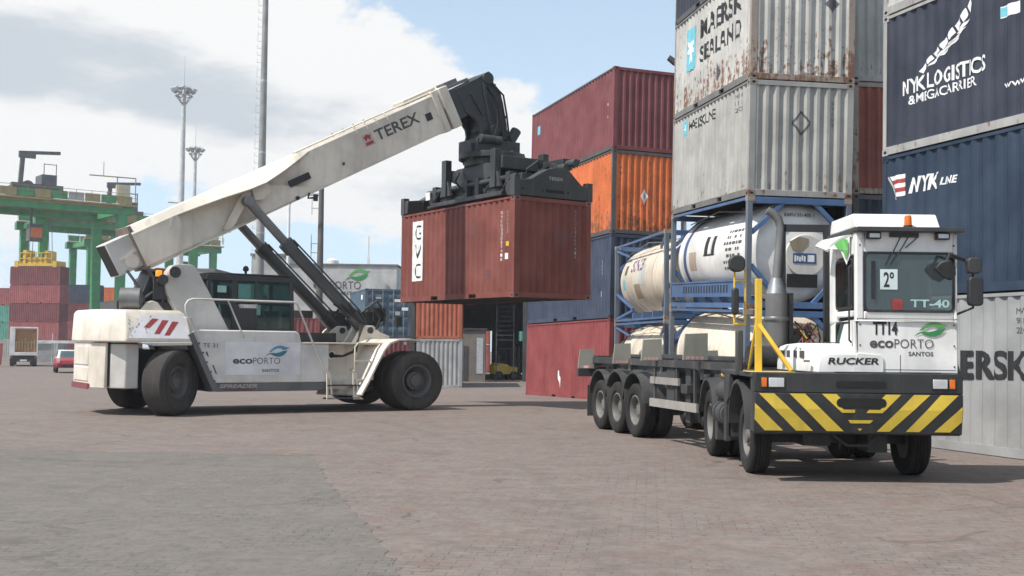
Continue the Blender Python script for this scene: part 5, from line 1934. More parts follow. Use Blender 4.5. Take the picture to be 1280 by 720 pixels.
# s along the boom, ys web, ym edge of the overhanging shoulder, hm its height
for s, ys, ym, hm in ((0.0, 0.55, 0.56, 0.86), (1.15, 0.55, 0.57, 0.86), (1.55, 0.40, 0.66, 0.84), (2.2, 0.40, 0.80, 0.80), (2.9, 0.40, 0.97, 0.73), (3.35, 0.40, 0.98, 0.72), (4.0, 0.42, 0.78, 0.80), (4.62, 0.46, 0.53, 0.90), (4.9, 0.505, 0.51, 0.97), (9.05, 0.505, 0.51, 0.985)):
    ty = 0.46
    half = [(-0.50, 0.0), (-0.52 if s < 4.7 else -0.505, 0.045), (-ys, 0.06), (-ys, hm - 0.07), (-ym, hm - 0.02), (-ym, hm), (-ty, BH)]
    rings.append([bm_pt(s, h, y) for y, h in half] + [bm_pt(s, h, -y) for y, h in half[::-1]])
b.loft(rings)
boom = b.build('boom', M_CREAM, RS, smooth=15)
for sy in (-1, 1):
    b = MB()
    b.beam(bm_pt(2.10, 0.03, sy * 0.47), bm_pt(2.98, 0.70, sy * 0.62), 0.20, 0.05, upv=(0, 1, 0))
    b.build('stiffener', M_CREAM, boom)
    b = MB()
    b.prism([bm_pt(2.95, 0.68, 0)[::2], bm_pt(3.35, 0.72, 0)[::2], bm_pt(4.62, 0.10, 0)[::2], bm_pt(4.62, 0.02, 0)[::2], bm_pt(3.1, 0.02, 0)[::2]], 'y', sy * 0.52, sy * 0.42)
    b.prism([bm_pt(3.0, 0.42, 0)[::2], bm_pt(3.05, 0.70, 0)[::2], bm_pt(3.5, 0.70, 0)[::2], bm_pt(3.45, 0.46, 0)[::2], bm_pt(3.2, 0.36, 0)[::2]], 'y', sy * 0.62, sy * 0.70)
    b.build('cylinder_lug', M_CREAM, boom)
    b = MB()
    b.beam(bm_pt(0.02, -0.012, sy * 0.5), bm_pt(9.0, -0.012, sy * 0.5), 0.08, 0.025, upv=(-tz, 0, tx))
    b.build('bottom_flange', M_CREAM, boom)
    MB().beam(bm_pt(1.02, 0.86, sy * 0.56), bm_pt(0.90, 0.66, sy * 0.56), 0.05, 0.05).build('lug', M_CREAM, boom)
b = MB()
b.loft([[bm_pt(s, h, y) for y, h in ((-0.40, 0.10), (-0.40, 0.90), (0.40, 0.90), (0.40, 0.10))] for s in (-0.62, 0.02)])
b.build('boom_tail', M_RSTOWER, boom, bevel=0.02)
b = MB()
b.loft([[bm_pt(s, h, y) for y, h in ((-0.37, 0.13), (-0.37, 0.87), (0.37, 0.87), (0.37, 0.13))] for s in (-0.625, -0.60)])
b.build('boom_tail_shade', M_HOLESHADE, boom)  # dark plate on the tail end paints the shade of the hollow
b = MB()
b.prism([bm_pt(-0.02, -0.02, 0)[::2], bm_pt(0.06, -0.02, 0)[::2], bm_pt(0.06, 1.06, 0)[::2], bm_pt(-0.02, 1.06, 0)[::2]], 'y', -0.535, 0.535)
b.build('boom_end_collar', paint('rust edged collar', (0.20, 0.15, 0.13), 0.6, rust=0.4), boom)
b = MB()
b.lathe([(0.0001, 0.03), (0.16, 0.03), (0.17, 0.0)], bm_pt(-0.22, 0.30, -0.40), (0, -1, 0), 18)
b.beam(bm_pt(-0.45, 0.42, -0.41), bm_pt(-0.02, 0.50, -0.41), 0.03, 0.05)
b.build('tail_cover_plate', M_CREAM, boom)
# pipes on top
b = MB()
for k, y in enumerate((-0.42, -0.34, -0.26)):
    b.tube([bm_pt(4.6, BH + 0.03, y), bm_pt(6.9, BH + 0.045, y), bm_pt(8.9, BH + 0.04, y)], 0.022)
for k in range(4):
    s = 6.35 + 0.33 * k
    b.tube([bm_pt(s, BH + 0.05, -0.30), bm_pt(s, BH + 0.05, -0.44), bm_pt(s + 0.01, BH - 0.02, -0.50), bm_pt(s + 0.01, BH - 0.16, -0.515)], 0.014)
    b.cyl(bm_pt(s - 0.5, BH, -0.2), bm_pt(s - 0.5, BH + 0.10, -0.2), 0.03, n=8)
b.pieces('boom_pipe', M_CREAM, boom)
b = MB()
b.beam(bm_pt(4.05, 0.42, -0.53), bm_pt(4.66, 0.42, -0.53), 0.05, 0.17, upv=(-tz, 0, tx))
b.beam(bm_pt(8.44, 0.52, -0.512), bm_pt(8.64, 0.52, -0.512), 0.02, 0.20, upv=(-tz, 0, tx))
b.cyl(bm_pt(5.65, 0.33, -0.52), bm_pt(5.65, 0.33, -0.54), 0.04, n=10)
b.tube([bm_pt(4.45, 0.02, -0.52), bm_pt(4.35, -0.08, -0.56), bm_pt(4.52, -0.14, -0.56)], 0.03)
b.cyl(bm_pt(4.50, -0.22, -0.56), bm_pt(4.58, -0.08, -0.56), 0.06, n=12)
b.cyl(bm_pt(4.10, 0.03, -0.52), bm_pt(4.10, 0.03, -0.58), 0.05, n=12)
b.pieces('boom_fitting', M_BLACK, boom, bevel=0.01)
d = Decal(bm_pt(6.42, 0.46, -0.505), (tx, 0, tz), (-tz, 0, tx), (0, -1, 0), 0.006)
d.rect(0, 0.32, 0, 0.32, plain('pale red emblem ground', (0.55, 0.40, 0.40), 0.5))
d.rect(0.05, 0.28, 0.03, 0.11, M_RED, 0.002)
d.poly([(0.04, 0.27), (0.10, 0.14), (0.16, 0.21), (0.22, 0.14), (0.28, 0.27), (0.22, 0.27), (0.16, 0.31), (0.10, 0.27)], M_RED, 0.002)
d.text('TEREX', 0.40, 0.03, 1.42, 0.29, M_INKGREY, bold=0.02)
d.build('boom_lettering', boom)
# front collar and inner section
b = MB()
for s0, s1, gr in ((8.85, 9.02, 0.05), (9.12, 9.42, 0.03)):
    b.loft([[bm_pt(s, h, y) for y, h in ((-0.5 - gr, -0.06), (-0.5 - gr, BH + 0.06), (0.5 + gr, BH + 0.06), (0.5 + gr, -0.06))] for s in (s0, s1)])
b.loft([[bm_pt(s, h, y) for y, h in ((-0.30, BH + 0.05), (-0.30, BH + 0.14), (0.30, BH + 0.14), (0.30, BH + 0.05))] for s in (8.1, 9.2)])
b.build('boom_collar', M_CREAM, boom, bevel=0.02)
b = MB()
b.loft([[bm_pt(s, h, y) for y, h in ((-0.40, 0.10), (-0.40, 0.94), (0.40, 0.94), (0.40, 0.10))] for s in (8.6, 9.75)])
b.build('inner_boom', M_SPREADER, boom, bevel=0.02)
b = MB()
b.loft([[bm_pt(s, h, y) for y, h in ((-0.36, BH - 0.07), (-0.36, BH + 0.01), (0.36, BH + 0.01), (0.36, BH - 0.07))] for s in (9.1, 10.25)])
b.loft([[bm_pt(s, h, y) for y, h in ((-0.2, BH), (-0.2, BH + 0.12), (0.2, BH + 0.12), (0.2, BH))] for s in (9.55, 10.0)])
b.build('head_cover', M_EXH, boom)
# head
hp = [(4.55, 8.62), (5.22, 9.0), (5.60, 9.25), (5.74, 9.16), (5.76, 8.95), (5.98, 8.76), (6.09, 8.41), (6.16, 8.1), (6.22, 7.80), (6.26, 7.40), (5.34, 7.36), (5.37, 7.50), (5.34, 7.67), (5.20, 7.85), (5.04, 7.94), (4.85, 8.02)]
b = MB()
for y0, y1 in ((-0.42, -0.33), (0.33, 0.42)):
    b.prism(hp, 'y', y0, y1)
head = b.build('boom_head', M_SPREADER, RS, bevel=0.012)
b = MB()
b.prism([(4.7, 8.5), (5.3, 8.9), (5.6, 9.0), (5.7, 8.7), (5.6, 8.3), (5.3, 8.1), (5.0, 8.1)], 'y', -0.33, 0.33)
b.box(5.45, 6.0, -0.33, 0.33, 7.45, 7.9)
b.cyl((5.56, -0.48, 9.04), (5.56, 0.48, 9.04), 0.17, n=24)
b.cyl((5.80, -0.48, 7.62), (5.80, 0.48, 7.62), 0.15, n=20)
b.beam((5.42, -0.44, 8.9), (5.72, -0.44, 7.45), 0.09, 0.05, upv=(0, 1, 0))
b.beam((5.02, -0.44, 8.55), (5.40, -0.44, 8.0), 0.05, 0.05, upv=(0, 1, 0))
b.build('head_core', M_SPREADER, head, bevel=0.01)
rnd = random.Random(5)
b = MB()
for k in range(8):
    x, z = 5.78 + 0.055 * k, 8.85 - k * 0.17
    b.box(x, x + rnd.uniform(0.10, 0.22), -0.28 + rnd.uniform(-.1, .1), 0.25, z, z + rnd.uniform(0.06, 0.14))
b.tube([(5.62, -0.46, 8.95), (6.05, -0.48, 8.62), (6.18, -0.46, 8.1), (6.24, -0.48, 7.6), (6.45, -0.42, 7.2)], 0.028)
b.tube([(5.55, -0.44, 8.8), (5.92, -0.50, 8.35), (6.0, -0.50, 7.9), (6.1, -0.48, 7.3)], 0.024)
b.tube([(5.50, -0.44, 8.6), (5.80, -0.52, 8.2), (5.86, -0.52, 7.8), (5.7, -0.5, 7.3)], 0.022)
b.build('head_hose', M_HOSE, RS)
# rotator
b = MB()
b.box(5.20, 6.62, -0.50, 0.50, 6.98, 7.34)
b.box(5.45, 6.10, -0.42, 0.42, 7.30, 7.62)
b.cyl((5.26, -0.54, 7.32), (5.95, -0.54, 7.32), 0.12, n=18)
b.cyl((6.32, -0.30, 7.25), (6.62, -0.30, 7.72), 0.15, n=16)
b.cyl((6.40, 0.30, 7.2), (6.62, 0.30, 7.80), 0.14, n=16)
b.cyl((6.0, 0, 6.82), (6.0, 0, 6.98), 0.94, n=40)
b.cyl((6.0, 0, 6.62), (6.0, 0, 6.82), 0.78, n=40)
for k in range(6):
    b.box(6.42 + 0.05 * k, 6.60 + 0.05 * k, -0.52 + 0.08 * k, -0.34 + 0.08 * k, 6.96 + 0.06 * (k % 3), 7.22 + 0.05 * (k % 2))
for k in range(9):
    th = k * 2 * math.pi / 9
    b.box(6.0 + 0.86 * math.cos(th) - 0.05, 6.0 + 0.86 * math.cos(th) + 0.05, 0.86 * math.sin(th) - 0.05, 0.86 * math.sin(th) + 0.05, 6.76, 7.02)
b.box(5.12, 5.24, -0.30, 0.30, 6.90, 7.22)
b.build('rotator', M_SPREADER, RS, bevel=0.012)
# spreader
b = MB()
b.prism([(-1.35, 6.50), (-0.8, 6.62), (0.8, 6.62), (1.35, 6.48), (1.35, 6.36), (0.7, 6.14), (-0.7, 6.14), (-1.35, 6.36)], 'x', 5.35, 6.62)
for y in (-1.42, 1.18):
    for x in (5.22, 6.78):
        b.box(x - 0.10, x + 0.10, y - 0.12, y + 0.12, 5.85, 6.90)
        b.prism([(y - 0.12, 6.30), (y + 0.12, 6.30), (y + 0.30, 5.86), (y - 0.30, 5.86)], 'x', x - 0.05, x + 0.05)
    b.box(5.22, 6.78, y - 0.10, y + 0.10, 6.42, 6.62)
b.box(6.62, 6.92, -2.55, -1.0, 6.34, 6.64)
b.cyl((6.77, -2.95, 6.48), (6.77, -2.55, 6.48), 0.11, n=14)
b.box(5.3, 6.8, -1.62, -1.28, 6.38, 6.72)
b.cyl((6.55, -2.8, 6.36), (6.55, 1.2, 6.36), 0.10, n=14)
b.build('spreader_carriage', M_SPREADER, RS, bevel=0.012)
b = MB()
for x in (5.55, 6.50):
    b.box(x - 0.17, x + 0.17, -2.45, 2.45, 5.78, 6.16)
b.cyl((5.30, -2.35, 6.08), (5.30, 2.4, 6.08), 0.075, n=14)
b.cyl((5.36, -2.45, 5.66), (5.36, 2.45, 5.66), 0.06, n=12)
b.box(5.1, 5.3, -1.9, 1.9, 5.60, 5.72)
b.box(5.4, 6.6, -0.3, 0.3, 5.7, 5.9)
for y in (-0.45, 0.15, -2.0, 1.9):
    b.box(5.22, 5.42, y - 0.10, y + 0.10, 5.62, 6.22)
b.build('spreader_beam', M_SPREADER, RS, bevel=0.012)
b = MB()
for y in (-2.1, -1.2, 1.55, 2.2):
    b.tube([(5.2, y, 6.0), (5.1, y + 0.1, 5.8), (5.22, y + 0.25, 5.66), (5.3, y + 0.5, 5.9)], 0.022)
b.tube([(5.95, -2.5, 6.2), (5.7, -2.7, 6.45), (5.5, -2.5, 6.25), (5.6, -2.3, 5.95)], 0.03)
b.tube([(5.3, 0.6, 6.5), (5.05, 0.4, 6.2), (5.2, 0.2, 5.9)], 0.03)
b.pieces('spreader_hose', M_HOSE, RS)
MB().box(5.05, 5.07, 1.84, 2.08, 5.83, 6.06).build('white_plate', M_PWHITE, RS, smooth=0)
b = MB()
b.lathe([(0.30, -0.06), (0.30, 0.06), (0.20, 0.06), (0.20, -0.06)], (6.15, -2.62, 6.16), (1, 0.1, 0), 22, closed=True)
b.build('hose_reel', M_BLACK, RS)
hump = [(4.77, 5.475), (4.77, 5.86), (5.28, 5.92), (5.55, 6.08), (5.80, 6.22), (6.05, 6.28), (6.32, 6.29), (6.50, 6.22), (6.72, 6.02), (6.90, 5.87), (7.23, 5.86), (7.23, 5.475)]
for sy in (-1, 1):
    b = MB()
    y0, y1 = (sy * 3.04, sy * 2.66)
    b.prism(hump, 'y', min(y0, y1), max(y0, y1))
    eb = b.build('end_beam', M_SPREADER, RS, bevel=0.02)
    b = MB()
    for x in (4.84, 7.16):
        b.box(x - 0.085, x + 0.085, min(sy * 3.05, sy * 2.85), max(sy * 3.05, sy * 2.85), 5.462, 5.95)
    b.build('twistlock_housing', M_DARKGREY, eb)
b = MB()
b.box(5.74, 6.30, -3.052, -3.03, 5.60, 5.68)
for x in (4.98, 5.62, 6.42):
    b.box(x, x + 0.05, -3.052, -3.03, 5.62, 5.66)
b.build('end_beam_slot_shade', M_HOLESHADE, RS, smooth=0)  # slot shade painted as near-black strips on the beam
d = Decal((5.82, -3.04, 5.93), (1, 0, 0), (0, 0, 1), (0, -1, 0), 0.006)
d.text('TEREX', 0.0, 0.0, 0.46, 0.085, M_PGREY, bold=0.015)
d.build('spreader_lettering', RS)
# lift cylinders
for sy in (-1, 1):
    y = sy * 0.82
    p0, pm, p1 = Vector((-1.42, y, 5.02)), Vector((-0.42, y, 4.05)), Vector((1.78, y, 1.98))
    b = MB()
    b.cyl(pm, p1, 0.155, n=24)
    b.cyl(pm - (p1 - pm).normalized() * 0.06, pm + (p1 - pm).normalized() * 0.22, 0.19, n=24)
    b.cyl(p1 - (p1 - pm).normalized() * 0.6, p1 + (p1 - pm).normalized() * 0.1, 0.20, n=24)
    b.tube([pm + Vector((0.12, -0.14, 0.10)), p1 + Vector((-0.3, -0.2, 0.5)), p1 + Vector((-0.1, -0.2, 0.2))], 0.022)
    lc = b.build('lift_cylinder', M_CYL, RS)
    b = MB()
    b.cyl(p0, pm, 0.11, n=20)
    b.cyl(p0 + Vector((0, -0.14, 0)), p0 + Vector((0, 0.14, 0)), 0.12, n=20)
    b.build('cylinder_rod', M_EXH, lc)
    b = MB()
    b.prism([(1.25, 1.66), (1.45, 1.98), (1.62, 2.10), (1.85, 2.10), (2.02, 1.95), (2.3, 1.84), (2.3, 1.70)], 'y', y - 0.27, y - 0.20)
    b.prism([(1.25, 1.66), (1.45, 1.98), (1.62, 2.10), (1.85, 2.10), (2.02, 1.95), (2.3, 1.84), (2.3, 1.70)], 'y', y + 0.20, y + 0.27)
    cb = b.build('cylinder_bracket', M_CREAM, RS, bevel=0.015)
    MB().cyl((1.75, y - 0.30, 1.98), (1.75, y + 0.30, 1.98), 0.08, n=16).build('pin', M_DARKGREY, cb)
    b = MB()
    b.box(1.65, 2.05, y - 0.18, y + 0.18, 2.05, 2.45)
    b.box(1.85, 2.2, y - 0.24, y + 0.1, 2.2, 2.55)
    b.tube([(1.6, y - 0.25, 2.5), (1.9, y - 0.32, 2.72), (2.15, y - 0.3, 2.4), (2.1, y - 0.3, 2.1)], 0.035)
    b.tube([(1.5, y - 0.2, 2.4), (1.75, y - 0.3, 2.6), (2.0, y - 0.33, 2.3), (1.9, y - 0.3, 2.0)], 0.03)
    b.build('valve_block', M_BLACK, RS, bevel=0.02)
b = MB()
b.tube([(2.25, -1.6, 1.76), (2.25, -1.6, 2.10), (2.30, -1.6, 2.12)], 0.015)
b.box(2.20, 2.36, -1.64, -1.56, 2.08, 2.32)
b.box(-0.2, 1.0, -0.7, 0.7, 1.66, 1.9)
b.build('front_mirror', M_BLACK, RS)
# ------------------------------------------------------------------ far containers
FG = 'containers'
red2 = cpaint('faded red container paint', (0.30, 0.09, 0.09), 0.05, 0.2)
fcol = {'red': red2, 'maroon': C_MAROON, 'navy': C_NAVY, 'orange': C_ORANGE, 'grey': C_GREY3, 'green': cpaint('sea green container paint', (0.10, 0.30, 0.24), 0.05, 0.2),
        'blue': cpaint('mid blue container paint', (0.075, 0.115, 0.155), 0.15, 0.3), 'rust': cpaint('rust red container paint', (0.36, 0.105, 0.06), 0.1, 0.25)}


def far_box(label, col, x, y, tier, rz, L=6.058, h=2.591, end='wall', detail=0, gz=None):
    z = (ground_h(y) if gz is None else gz) + tier * (h + 0.01)
    return container(label, 'container', (x, y, z), rz, L, h, fcol[col], fcol[col], FG, end=end, detail=detail)


far_box('grey ribbed container end at ground level beside the dark shed', 'grey', -5.05, 61, 0, 0.03, detail=1)
far_box('rust red container end sitting on the grey ribbed one', 'rust', -5.10, 61, 1, 0.03, detail=1)
far_box('maroon container under the blue container with doors', 'maroon', -7.75, 60.4, 0, 0.27, detail=1)
bd = far_box('faded blue container showing closed double doors with lock bars', 'blue', -7.75, 60.4, 1, 0.27, end='door', detail=1)
d = Decal((0, -0.01, 0), (1, 0, 0), (0, 0, 1), (0, -1, 0), 0.06)
d.rect(1.55, 1.95, 1.9, 2.05, M_PWHITE)
d.rect(2.0, 2.3, 1.92, 2.04, M_PWHITE)
d.rect(1.95, 2.3, 1.45, 1.62, M_PWHITE)
d.rect(0.55, 0.85, 2.05, 2.15, M_PGREY)
d.rect(1.6, 1.85, 1.2, 1.4, M_PGREY)
d.build('door_labels', bd)
d = side_decal(bd, 4.2)
d.poly([(0.3, 0.9), (0.5, 0.92), (1.5, 1.6), (1.3, 1.62)], M_PWHITE)
d.rect(2.6, 3.1, 2.05, 2.3, M_PWHITE)
d.build('lettering', bd)
tiers = ['grey', 'red', 'maroon', 'red', 'maroon']
names = ['grey container at the bottom of the far stack under the yellow crane grab', 'faded red container on the grey one in the far crane stack',
         'maroon container midway up the far stack under the crane', 'faded red container just below the one gripped by the yellow crane grab',
         'maroon container gripped by the yellow crane grab far off']
for k, (c_, n_) in enumerate(zip(tiers, names)):
    far_box(n_, c_, -63.3, 160, k, 1.42, L=7.6)
for k, (c_, n_) in enumerate(zip(['grey', 'green', 'green', 'red'], ['grey container at the bottom of the far row by the picture edge', 'sea green container on the grey one by the picture edge',
                                                                'sea green container under a red one by the picture edge', 'faded red container topping the row by the picture edge'])):
    far_box(n_, c_, -74.6, 172, k, 1.50)
for k, (c_, n_) in enumerate(zip(['maroon', 'red', 'maroon', 'navy'], ['maroon container at the ground behind the parked red car', 'faded red container above the ground level maroon one, behind the car',
                                                                  'maroon container under the far navy one', 'navy container high in the far row beside the crane stack'])):
    far_box(n_, c_, -66.0, 182, k, 1.50, L=12.192, h=2.87)
for k, (c_, n_) in enumerate(zip(['maroon', 'grey', 'rust', 'orange'], ['maroon container at the ground behind the green crane legs', 'grey container second up behind the green crane legs',
                                                                   'rust red container under the bright orange one, behind the crane leg', 'bright orange container behind the green crane leg'])):
    far_box(n_, c_, -62.2, 190, k, 1.46, h=2.87)
MB().box(-18.5, -11.6, 70.5, 74.0, -0.80, 0.55).build('loading_dock', paint('grey dock concrete', (0.25, 0.245, 0.235), 0.8, dirt=0.4))
tag(bpy.data.objects['loading_dock'], 'low grey concrete dock carrying a dark red container behind the cab', 'loading dock')
far_box('dark red container standing on the concrete dock behind the cab', 'maroon', -11.9, 71, 0, 1.60, gz=0.55)

# ------------------------------------------------------------------ gantry cranes
M_RTG = paint('green crane paint', (0.045, 0.25, 0.085), 0.5, rust=0.05, dirt=0.25)
M_RTGD = paint('crane machinery grey', (0.10, 0.105, 0.105), 0.6, dirt=0.4)
M_RTGY = paint('crane yellow', (0.62, 0.40, 0.05), 0.5, dirt=0.3)
M_WALK = paint('ochre walkway paint', (0.34, 0.27, 0.12), 0.6, dirt=0.4)


def rtg(label, origin, rz, load=None, trolley=16.0):
    t = empty('gantry_crane', origin, rz, label, 'crane', 'green gantry cranes')
    GL, EW, top = 24.0, 10.0, 21.9
    for y in (0.0, EW):
        b = MB()
        b.box(-0.5, GL + 0.6, y - 0.55, y + 0.55, top - 2.8, top - 1.7)
        b.build('girder', M_RTG, t)
        b = MB()
        b.box(-0.6, GL + 0.8, y - 1.25, y - 0.56, top - 1.75, top - 1.55)
        for k in range(14):
            x = -0.5 + k * (GL + 1.2) / 13
            b.box(x - 0.03, x + 0.03, y - 1.24, y - 1.18, top - 1.33, top - 0.1)
        for z in (top - 0.15, top - 0.7):
            b.box(-0.6, GL + 0.8, y - 1.24, y - 1.19, z, z + 0.06)
        b.box(1.0, GL - 1.0, y - 0.60, y - 0.565, top - 2.0, top - 1.5)
        b.build('walkway', M_WALK, t)
        for k in range(12):
            MB().box(-0.4 + k * 2.05, 1.55 + k * 2.05, y - 1.20, y - 1.17, top - 1.5, top - 0.45).build('walkway_panel', (M_RTG, M_WALK, M_RTG, M_PGREY, M_WALK)[k % 5], t)
        for x in (0.8, GL - 0.8):
            b = MB()
            b.loft([[(x - 0.5, y - 0.45, 1.9), (x + 0.5, y - 0.45, 1.9), (x + 0.5, y + 0.45, 1.9), (x - 0.5, y + 0.45, 1.9)],
                    [(x - 0.6, y - 0.45, top - 2.8), (x + 0.6, y - 0.45, top - 2.8), (x + 0.6, y + 0.45, top - 2.8), (x - 0.6, y + 0.45, top - 2.8)]])
            b.build('leg', M_RTG, t)
            b = MB()
            for dx in (-0.9, 0.9):
                b.lathe([(0.0001, -0.35), (0.72, -0.35), (0.78, -0.25), (0.78, 0.25), (0.72, 0.35), (0.0001, 0.35)], (x + dx, y, 0.78), (0, 1, 0), 20)
            b.build('wheel', M_RUBBER, t)
    for x in (0.8, GL - 0.8):
        b = MB()
        b.box(x - 0.4, x + 0.4, -0.5, EW + 0.5, top - 2.7, top - 1.9)
        b.box(x - 0.55, x + 0.55, -1.2, EW + 1.2, 1.2, 2.0)
        b.build('end_beam', M_RTG, t)
    b = MB()
    x = trolley
    b.box(x - 2.6, x + 2.6, -0.6, EW + 0.6, top - 1.15, top - 0.85)
    b.box(x - 2.2, x + 0.3, 1.0, 6.5, top - 0.85, top + 0.4)
    b.box(x + 0.6, x + 2.4, 0.2, 3.2, top - 0.85, top + 1.6)
    b.box(x - 3.2, x + 3.0, -0.6, 0.2, top - 0.85, top + 0.2)
    b.cyl((x - 1, 0.4, top), (x - 1, 5.0, top), 0.7, n=16)
    b.beam((x - 2.0, 0.5, top - 0.8), (x - 1.7, 0.5, top + 4.2), 0.5, 0.5)
    b.beam((x - 2.2, 0.5, top + 4.1), (x + 2.8, 0.5, top + 4.5), 0.35, 0.4)
    b.box(x - 2.2, x - 0.2, 0.3, 0.7, top + 3.5, top + 4.2)
    for xx in (x + 0.8, x + 2.3):
        b.beam((xx, 0.2, top + 1.5), (xx, 0.2, top + 3.0), 0.08, 0.08)
    b.beam((x + 0.8, 0.2, top + 2.9), (x + 2.3, 0.2, top + 2.9), 0.08, 0.08)
    b.build('trolley', M_RTGD, t)
    b = MB()
    b.box(x + 0.2, x + 1.8, 3.5, 5.2, top - 6.6, top - 4.4)
    b.box(x + 0.4, x + 0.7, 4.2, 4.5, top - 4.4, top - 1.1)
    b.build('operator_cabin', M_RTGD, t)
    MB().box(x + 0.3, x + 1.7, 3.45, 3.5, top - 6.2, top - 4.9).build('cabin_window', M_AMBER, t)
    b = MB()
    e = GL + 0.5
    for dx, dy in ((-2.4, -1.2), (0, -1.2)):
        b.beam((e + dx, dy, top - 1.2), (e + dx, dy, top + 2.0), 0.10, 0.10)
    b.beam((e - 6.0, -1.2, top + 1.9), (e, -1.2, top + 2.0), 0.10, 0.14)
    b.beam((e - 4.2, -1.2, top + 1.9), (e - 4.2, -1.2, top + 3.8), 0.07, 0.07)
    b.build('rail_frame', M_WALK, t)
    MB().box(e - 1.8, e - 0.2, 0.2, 1.2, top - 1.1, top + 1.2).build('control_cabinet', paint('beige cabinet', (0.60, 0.52, 0.38), 0.5), t)
    if load:
        zt, lx, ly = load
        b = MB()
        b.box(lx - 3.0, lx + 3.0, ly - 1.1, ly + 1.1, zt, zt + 0.5)
        b.box(lx - 3.3, lx + 3.3, ly - 1.2, ly - 0.8, zt, zt + 0.9)
        b.box(lx - 1.6, lx + 1.6, ly - 1.0, ly + 1.0, zt + 0.5, zt + 1.5)
        b.box(lx - 2.2, lx - 1.6, ly - 1.1, ly + 1.1, zt + 0.9, zt + 2.4)
        b.box(lx + 1.4, lx + 2.0, ly - 1.1, ly + 1.1, zt + 0.7, zt + 2.2)
        for k in range(7):
            b.beam((lx - 2.6 + k * 0.85, ly - 1.15, zt + 0.9), (lx - 2.6 + k * 0.85, ly - 1.15, zt + 2.0), 0.10, 0.10)
        b.beam((lx - 2.7, ly - 1.15, zt + 2.0), (lx + 2.7, ly - 1.15, zt + 2.0), 0.10, 0.12)
        b.beam((lx - 2.7, ly - 1.15, zt + 1.4), (lx + 2.7, ly - 1.15, zt + 1.4), 0.08, 0.10)
        b.build('grab', M_RTGY, t)
        b = MB()
        for dx in (-1.4, 1.4):
            for dy in (-0.8, 0.8):
                b.beam((lx + dx, ly + dy, zt + 1.0), (lx + dx * 0.8, ly + dy, top - 1.0), 0.07, 0.07)
        b.build('hoist_rope', M_RTGD, t)
    return t


ga = R(37.7)
o1 = Vector((-69.7, 135.4))


def to_local(o, px, py):
    dx, dy = px - o[0], py - o[1]
    return dx * math.cos(ga) + dy * math.sin(ga), -dx * math.sin(ga) + dy * math.cos(ga)


o2 = (-67.9, 163.0)
rtg('largest green gantry crane, its ochre walkway and machinery high above the truck', (o1.x, o1.y, ground_h(135)), ga, None, 12.5)
t2 = rtg('second green gantry crane whose yellow grab holds a maroon container', (o2[0], o2[1], ground_h(163)), ga, None, 12.0)
rtg('smallest green gantry crane, standing behind the other two', (-74.0, 198.0, ground_h(198)), ga, None, 18.0)
# the grab of the second crane sits on the far stack
cx_w, cy_w = -63.3 + 1.219 * math.cos(1.42) - 3.8 * math.sin(1.42), 160 + 1.219 * math.sin(1.42) + 3.8 * math.cos(1.42)
lx, ly = to_local(o2, cx_w, cy_w)
zt = 5 * 2.601 + 0.0
b = MB()
b.box(-3.05, 3.05, -1.22, 1.22, 0.02, 0.40)
b.box(-3.2, -2.6, -1.25, 1.25, -0.15, 0.75)
b.box(2.6, 3.2, -1.25, 1.25, -0.15, 0.75)
b.box(-1.7, 1.7, -1.0, 1.0, 0.40, 1.3)
b.box(-2.0, -1.5, -1.1, 1.1, 0.4, 2.3)
b.box(1.3, 1.8, -1.1, 1.1, 0.4, 2.2)
for k in range(7):
    b.beam((-2.4 + k * 0.8, -1.15, 0.5), (-2.4 + k * 0.8, -1.15, 1.9), 0.10, 0.10)
for z in (1.1, 1.9):
    b.beam((-2.5, -1.15, z), (2.5, -1.15, z), 0.10, 0.12)
gb = b.build('grab', M_RTGY, t2)
gb.location = (lx, ly, zt)
gb.rotation_euler = (0, 0, 1.42 - math.pi / 2 - ga)
b = MB()
for dx in (-1.4, 1.4):
    for dy in (-0.8, 0.8):
        b.beam((lx + dx, ly + dy, zt + 1.0), (lx + dx * 0.8, ly + dy, 20.6), 0.07, 0.07)
b.build('hoist_rope', M_RTGD, t2)

# ------------------------------------------------------------------ masts and poles
M_MAST = paint('pale mast concrete', (0.52, 0.52, 0.51), 0.6, dirt=0.25)
M_GALV = plain('galvanised steel', (0.45, 0.46, 0.47), 0.45, metal=0.4)


def flood_mast(label, x, y, h):
    t = empty('floodlight_mast', (x, y, ground_h(y)), 0.3, label, 'floodlight mast', 'floodlight masts')
    MB().lathe([(0.55, 0), (0.42, h * 0.4), (0.26, h * 0.96), (0.16, h)], (0, 0, 0), (0, 0, 1), 16).build('pole', M_MAST, t)
    b = MB()
    for z in (h - 1.4, h - 0.3):
        b.lathe([(1.15, -0.06), (1.15, 0.06), (0.9, 0.06), (0.9, -0.06)], (0, 0, z), (0, 0, 1), 20, closed=True)
    for k in range(8):
        a = k * math.pi / 4
        b.beam((0.2 * math.cos(a), 0.2 * math.sin(a), h - 2.6), (1.1 * math.cos(a), 1.1 * math.sin(a), h - 1.4), 0.08, 0.08)
        b.beam((1.02 * math.cos(a), 1.02 * math.sin(a), h - 1.4), (1.02 * math.cos(a), 1.02 * math.sin(a), h - 0.3), 0.06, 0.06)
    b.build('lamp_ring', M_GALV, t)
    for k in range(10):
        a = k * math.pi / 5
        c, s_ = math.cos(a), math.sin(a)
        b = MB()
        b.beam((1.15 * c, 1.15 * s_, h - 0.45), (1.62 * c, 1.62 * s_, h - 0.75), 0.62, 0.42)
        b.build('floodlight', M_GALV if k % 3 else M_LAMP, t)
    MB().cyl((0, 0, h), (0, 0, h + 4.0), 0.05, 0.02, n=6).build('lightning_rod', M_GALV, t)


